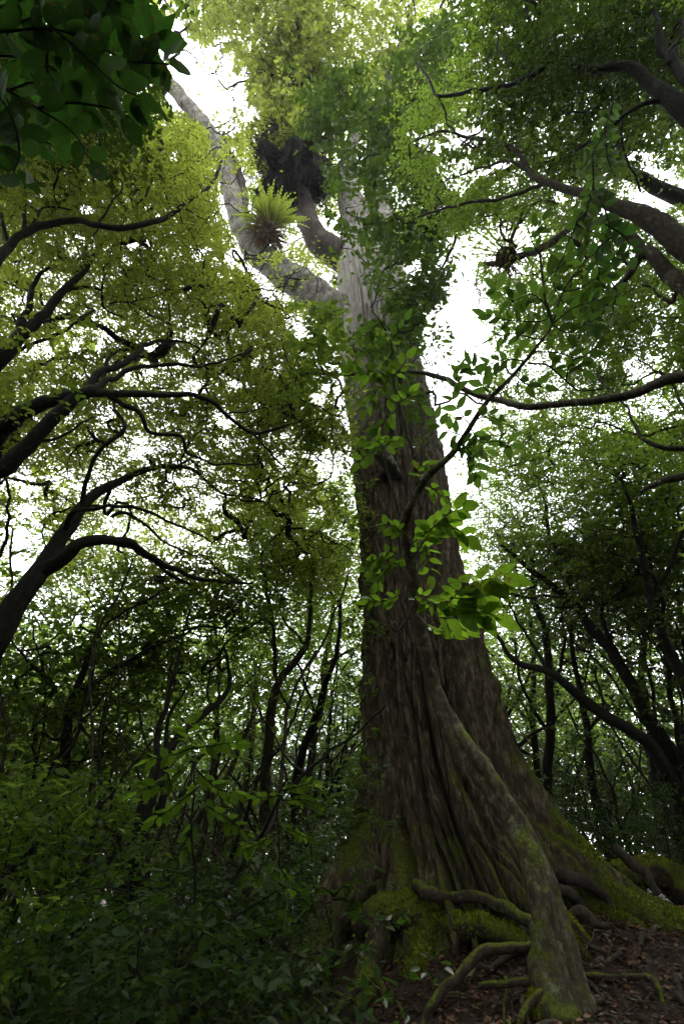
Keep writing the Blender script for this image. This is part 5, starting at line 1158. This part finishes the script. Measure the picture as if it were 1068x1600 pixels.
o = link('fallen_twigs', acc.mesh('fallen_twigs', M['bark_branch'])); o['kind'] = 'stuff'; o['label'] = 'thin fallen twigs lying among the dead leaves'; o['category'] = 'twigs'
x, y = scatter(19000, -14, 16, 1.5, 26)
m = (x < -.2) | ((y > 8.8) & (x > 3)) | (y > 11)
x, y = x[m], y[m]
P = np.stack([x, y, ground_z(x, y) + rng.gamma(1.3, .16, len(x))], 1)
a = rng.uniform(0, 6.28, len(x)); D = np.stack([np.cos(a), np.sin(a), rng.normal(0, .4, len(x))], 1)
V, Fc, q = leaves_np(P, D, norm(np.array([0, 0, 1.0]) + rng.normal(0, .5, (len(x), 3))), rng.uniform(.04, .10, len(x)), LT_MED)
o = link('ground_cover', mesh_np('ground_cover', V, Fc, M['under'], False, np.repeat(rng.random(len(x)), q)))
o['kind'] = 'stuff'; o['label'] = 'low leafy ground cover on the forest floor'; o['category'] = 'ground cover'
nf = 45000
a = rng.uniform(0, 6.28, nf); d = rng.uniform(34, 60, nf); x, y = d * np.sin(a), d * np.cos(a)
P = np.stack([x, y, ground_z(x, y) + rng.uniform(0, 1, nf) ** 1.2 * (17 + 3 * np.sin(a * 9) + 2 * np.sin(a * 23))], 1)
V, Fc, q = leaves_np(P, rand_dirs(nf), rand_dirs(nf, .4), rng.uniform(.5, 1.1, nf), LT_SMALL)
o = link('far_woods', mesh_np('far_woods', V, Fc, M['deep'], False, np.repeat(rng.random(nf), q)))
o['kind'] = 'stuff'; o['label'] = 'distant wall of forest foliage closing off the view'; o['category'] = 'forest'
groups = {}
for o in bpy.data.objects:
    if o.parent is None and str(o.get('group', '')).find('stemmed') >= 0: groups.setdefault(o['group'], []).append(o)
for g, lst in groups.items():
    lst.sort(key=lambda o: abs(float(proj(np.array([[o.location.x, o.location.y, o.location.z + 3]]))[0][0]) - 640))
    if len(lst) > 1:
        for o, wd in zip(lst, ('nearest to it', 'second from it', 'third from it', 'fourth from it', 'fifth from it', 'sixth from it', 'seventh from it', 'eighth from it')): o['label'] = o['label'] + ', ' + wd
print('TRIS', sum(len(me.polygons) for me in bpy.data.meshes), 'OBJ', len(bpy.data.objects))

me = bpy.data.meshes.new('haze'); X0, X1, Y0, Y1, Z0, Z1 = -90, 90, -40, 90, -3, 24
me.from_pydata([(x, y, z) for x in (X0, X1) for y in (Y0, Y1) for z in (Z0, Z1)], [], [(0, 1, 3, 2), (4, 6, 7, 5), (0, 4, 5, 1), (2, 3, 7, 6), (0, 2, 6, 4), (1, 5, 7, 3)])
hm = bpy.data.materials.new('haze'); hm.use_nodes = True; n_ = hm.node_tree; n_.nodes.clear()
v_ = n_.nodes.new('ShaderNodeVolumePrincipled'); v_.inputs['Density'].default_value = 0.0007; v_.inputs['Color'].default_value = (.95, .97, 1, 1); v_.inputs['Anisotropy'].default_value = .5
n_.links.new(v_.outputs[0], n_.nodes.new('ShaderNodeOutputMaterial').inputs['Volume'])
me.materials.append(hm); o = link('haze', me); o['kind'] = 'stuff'
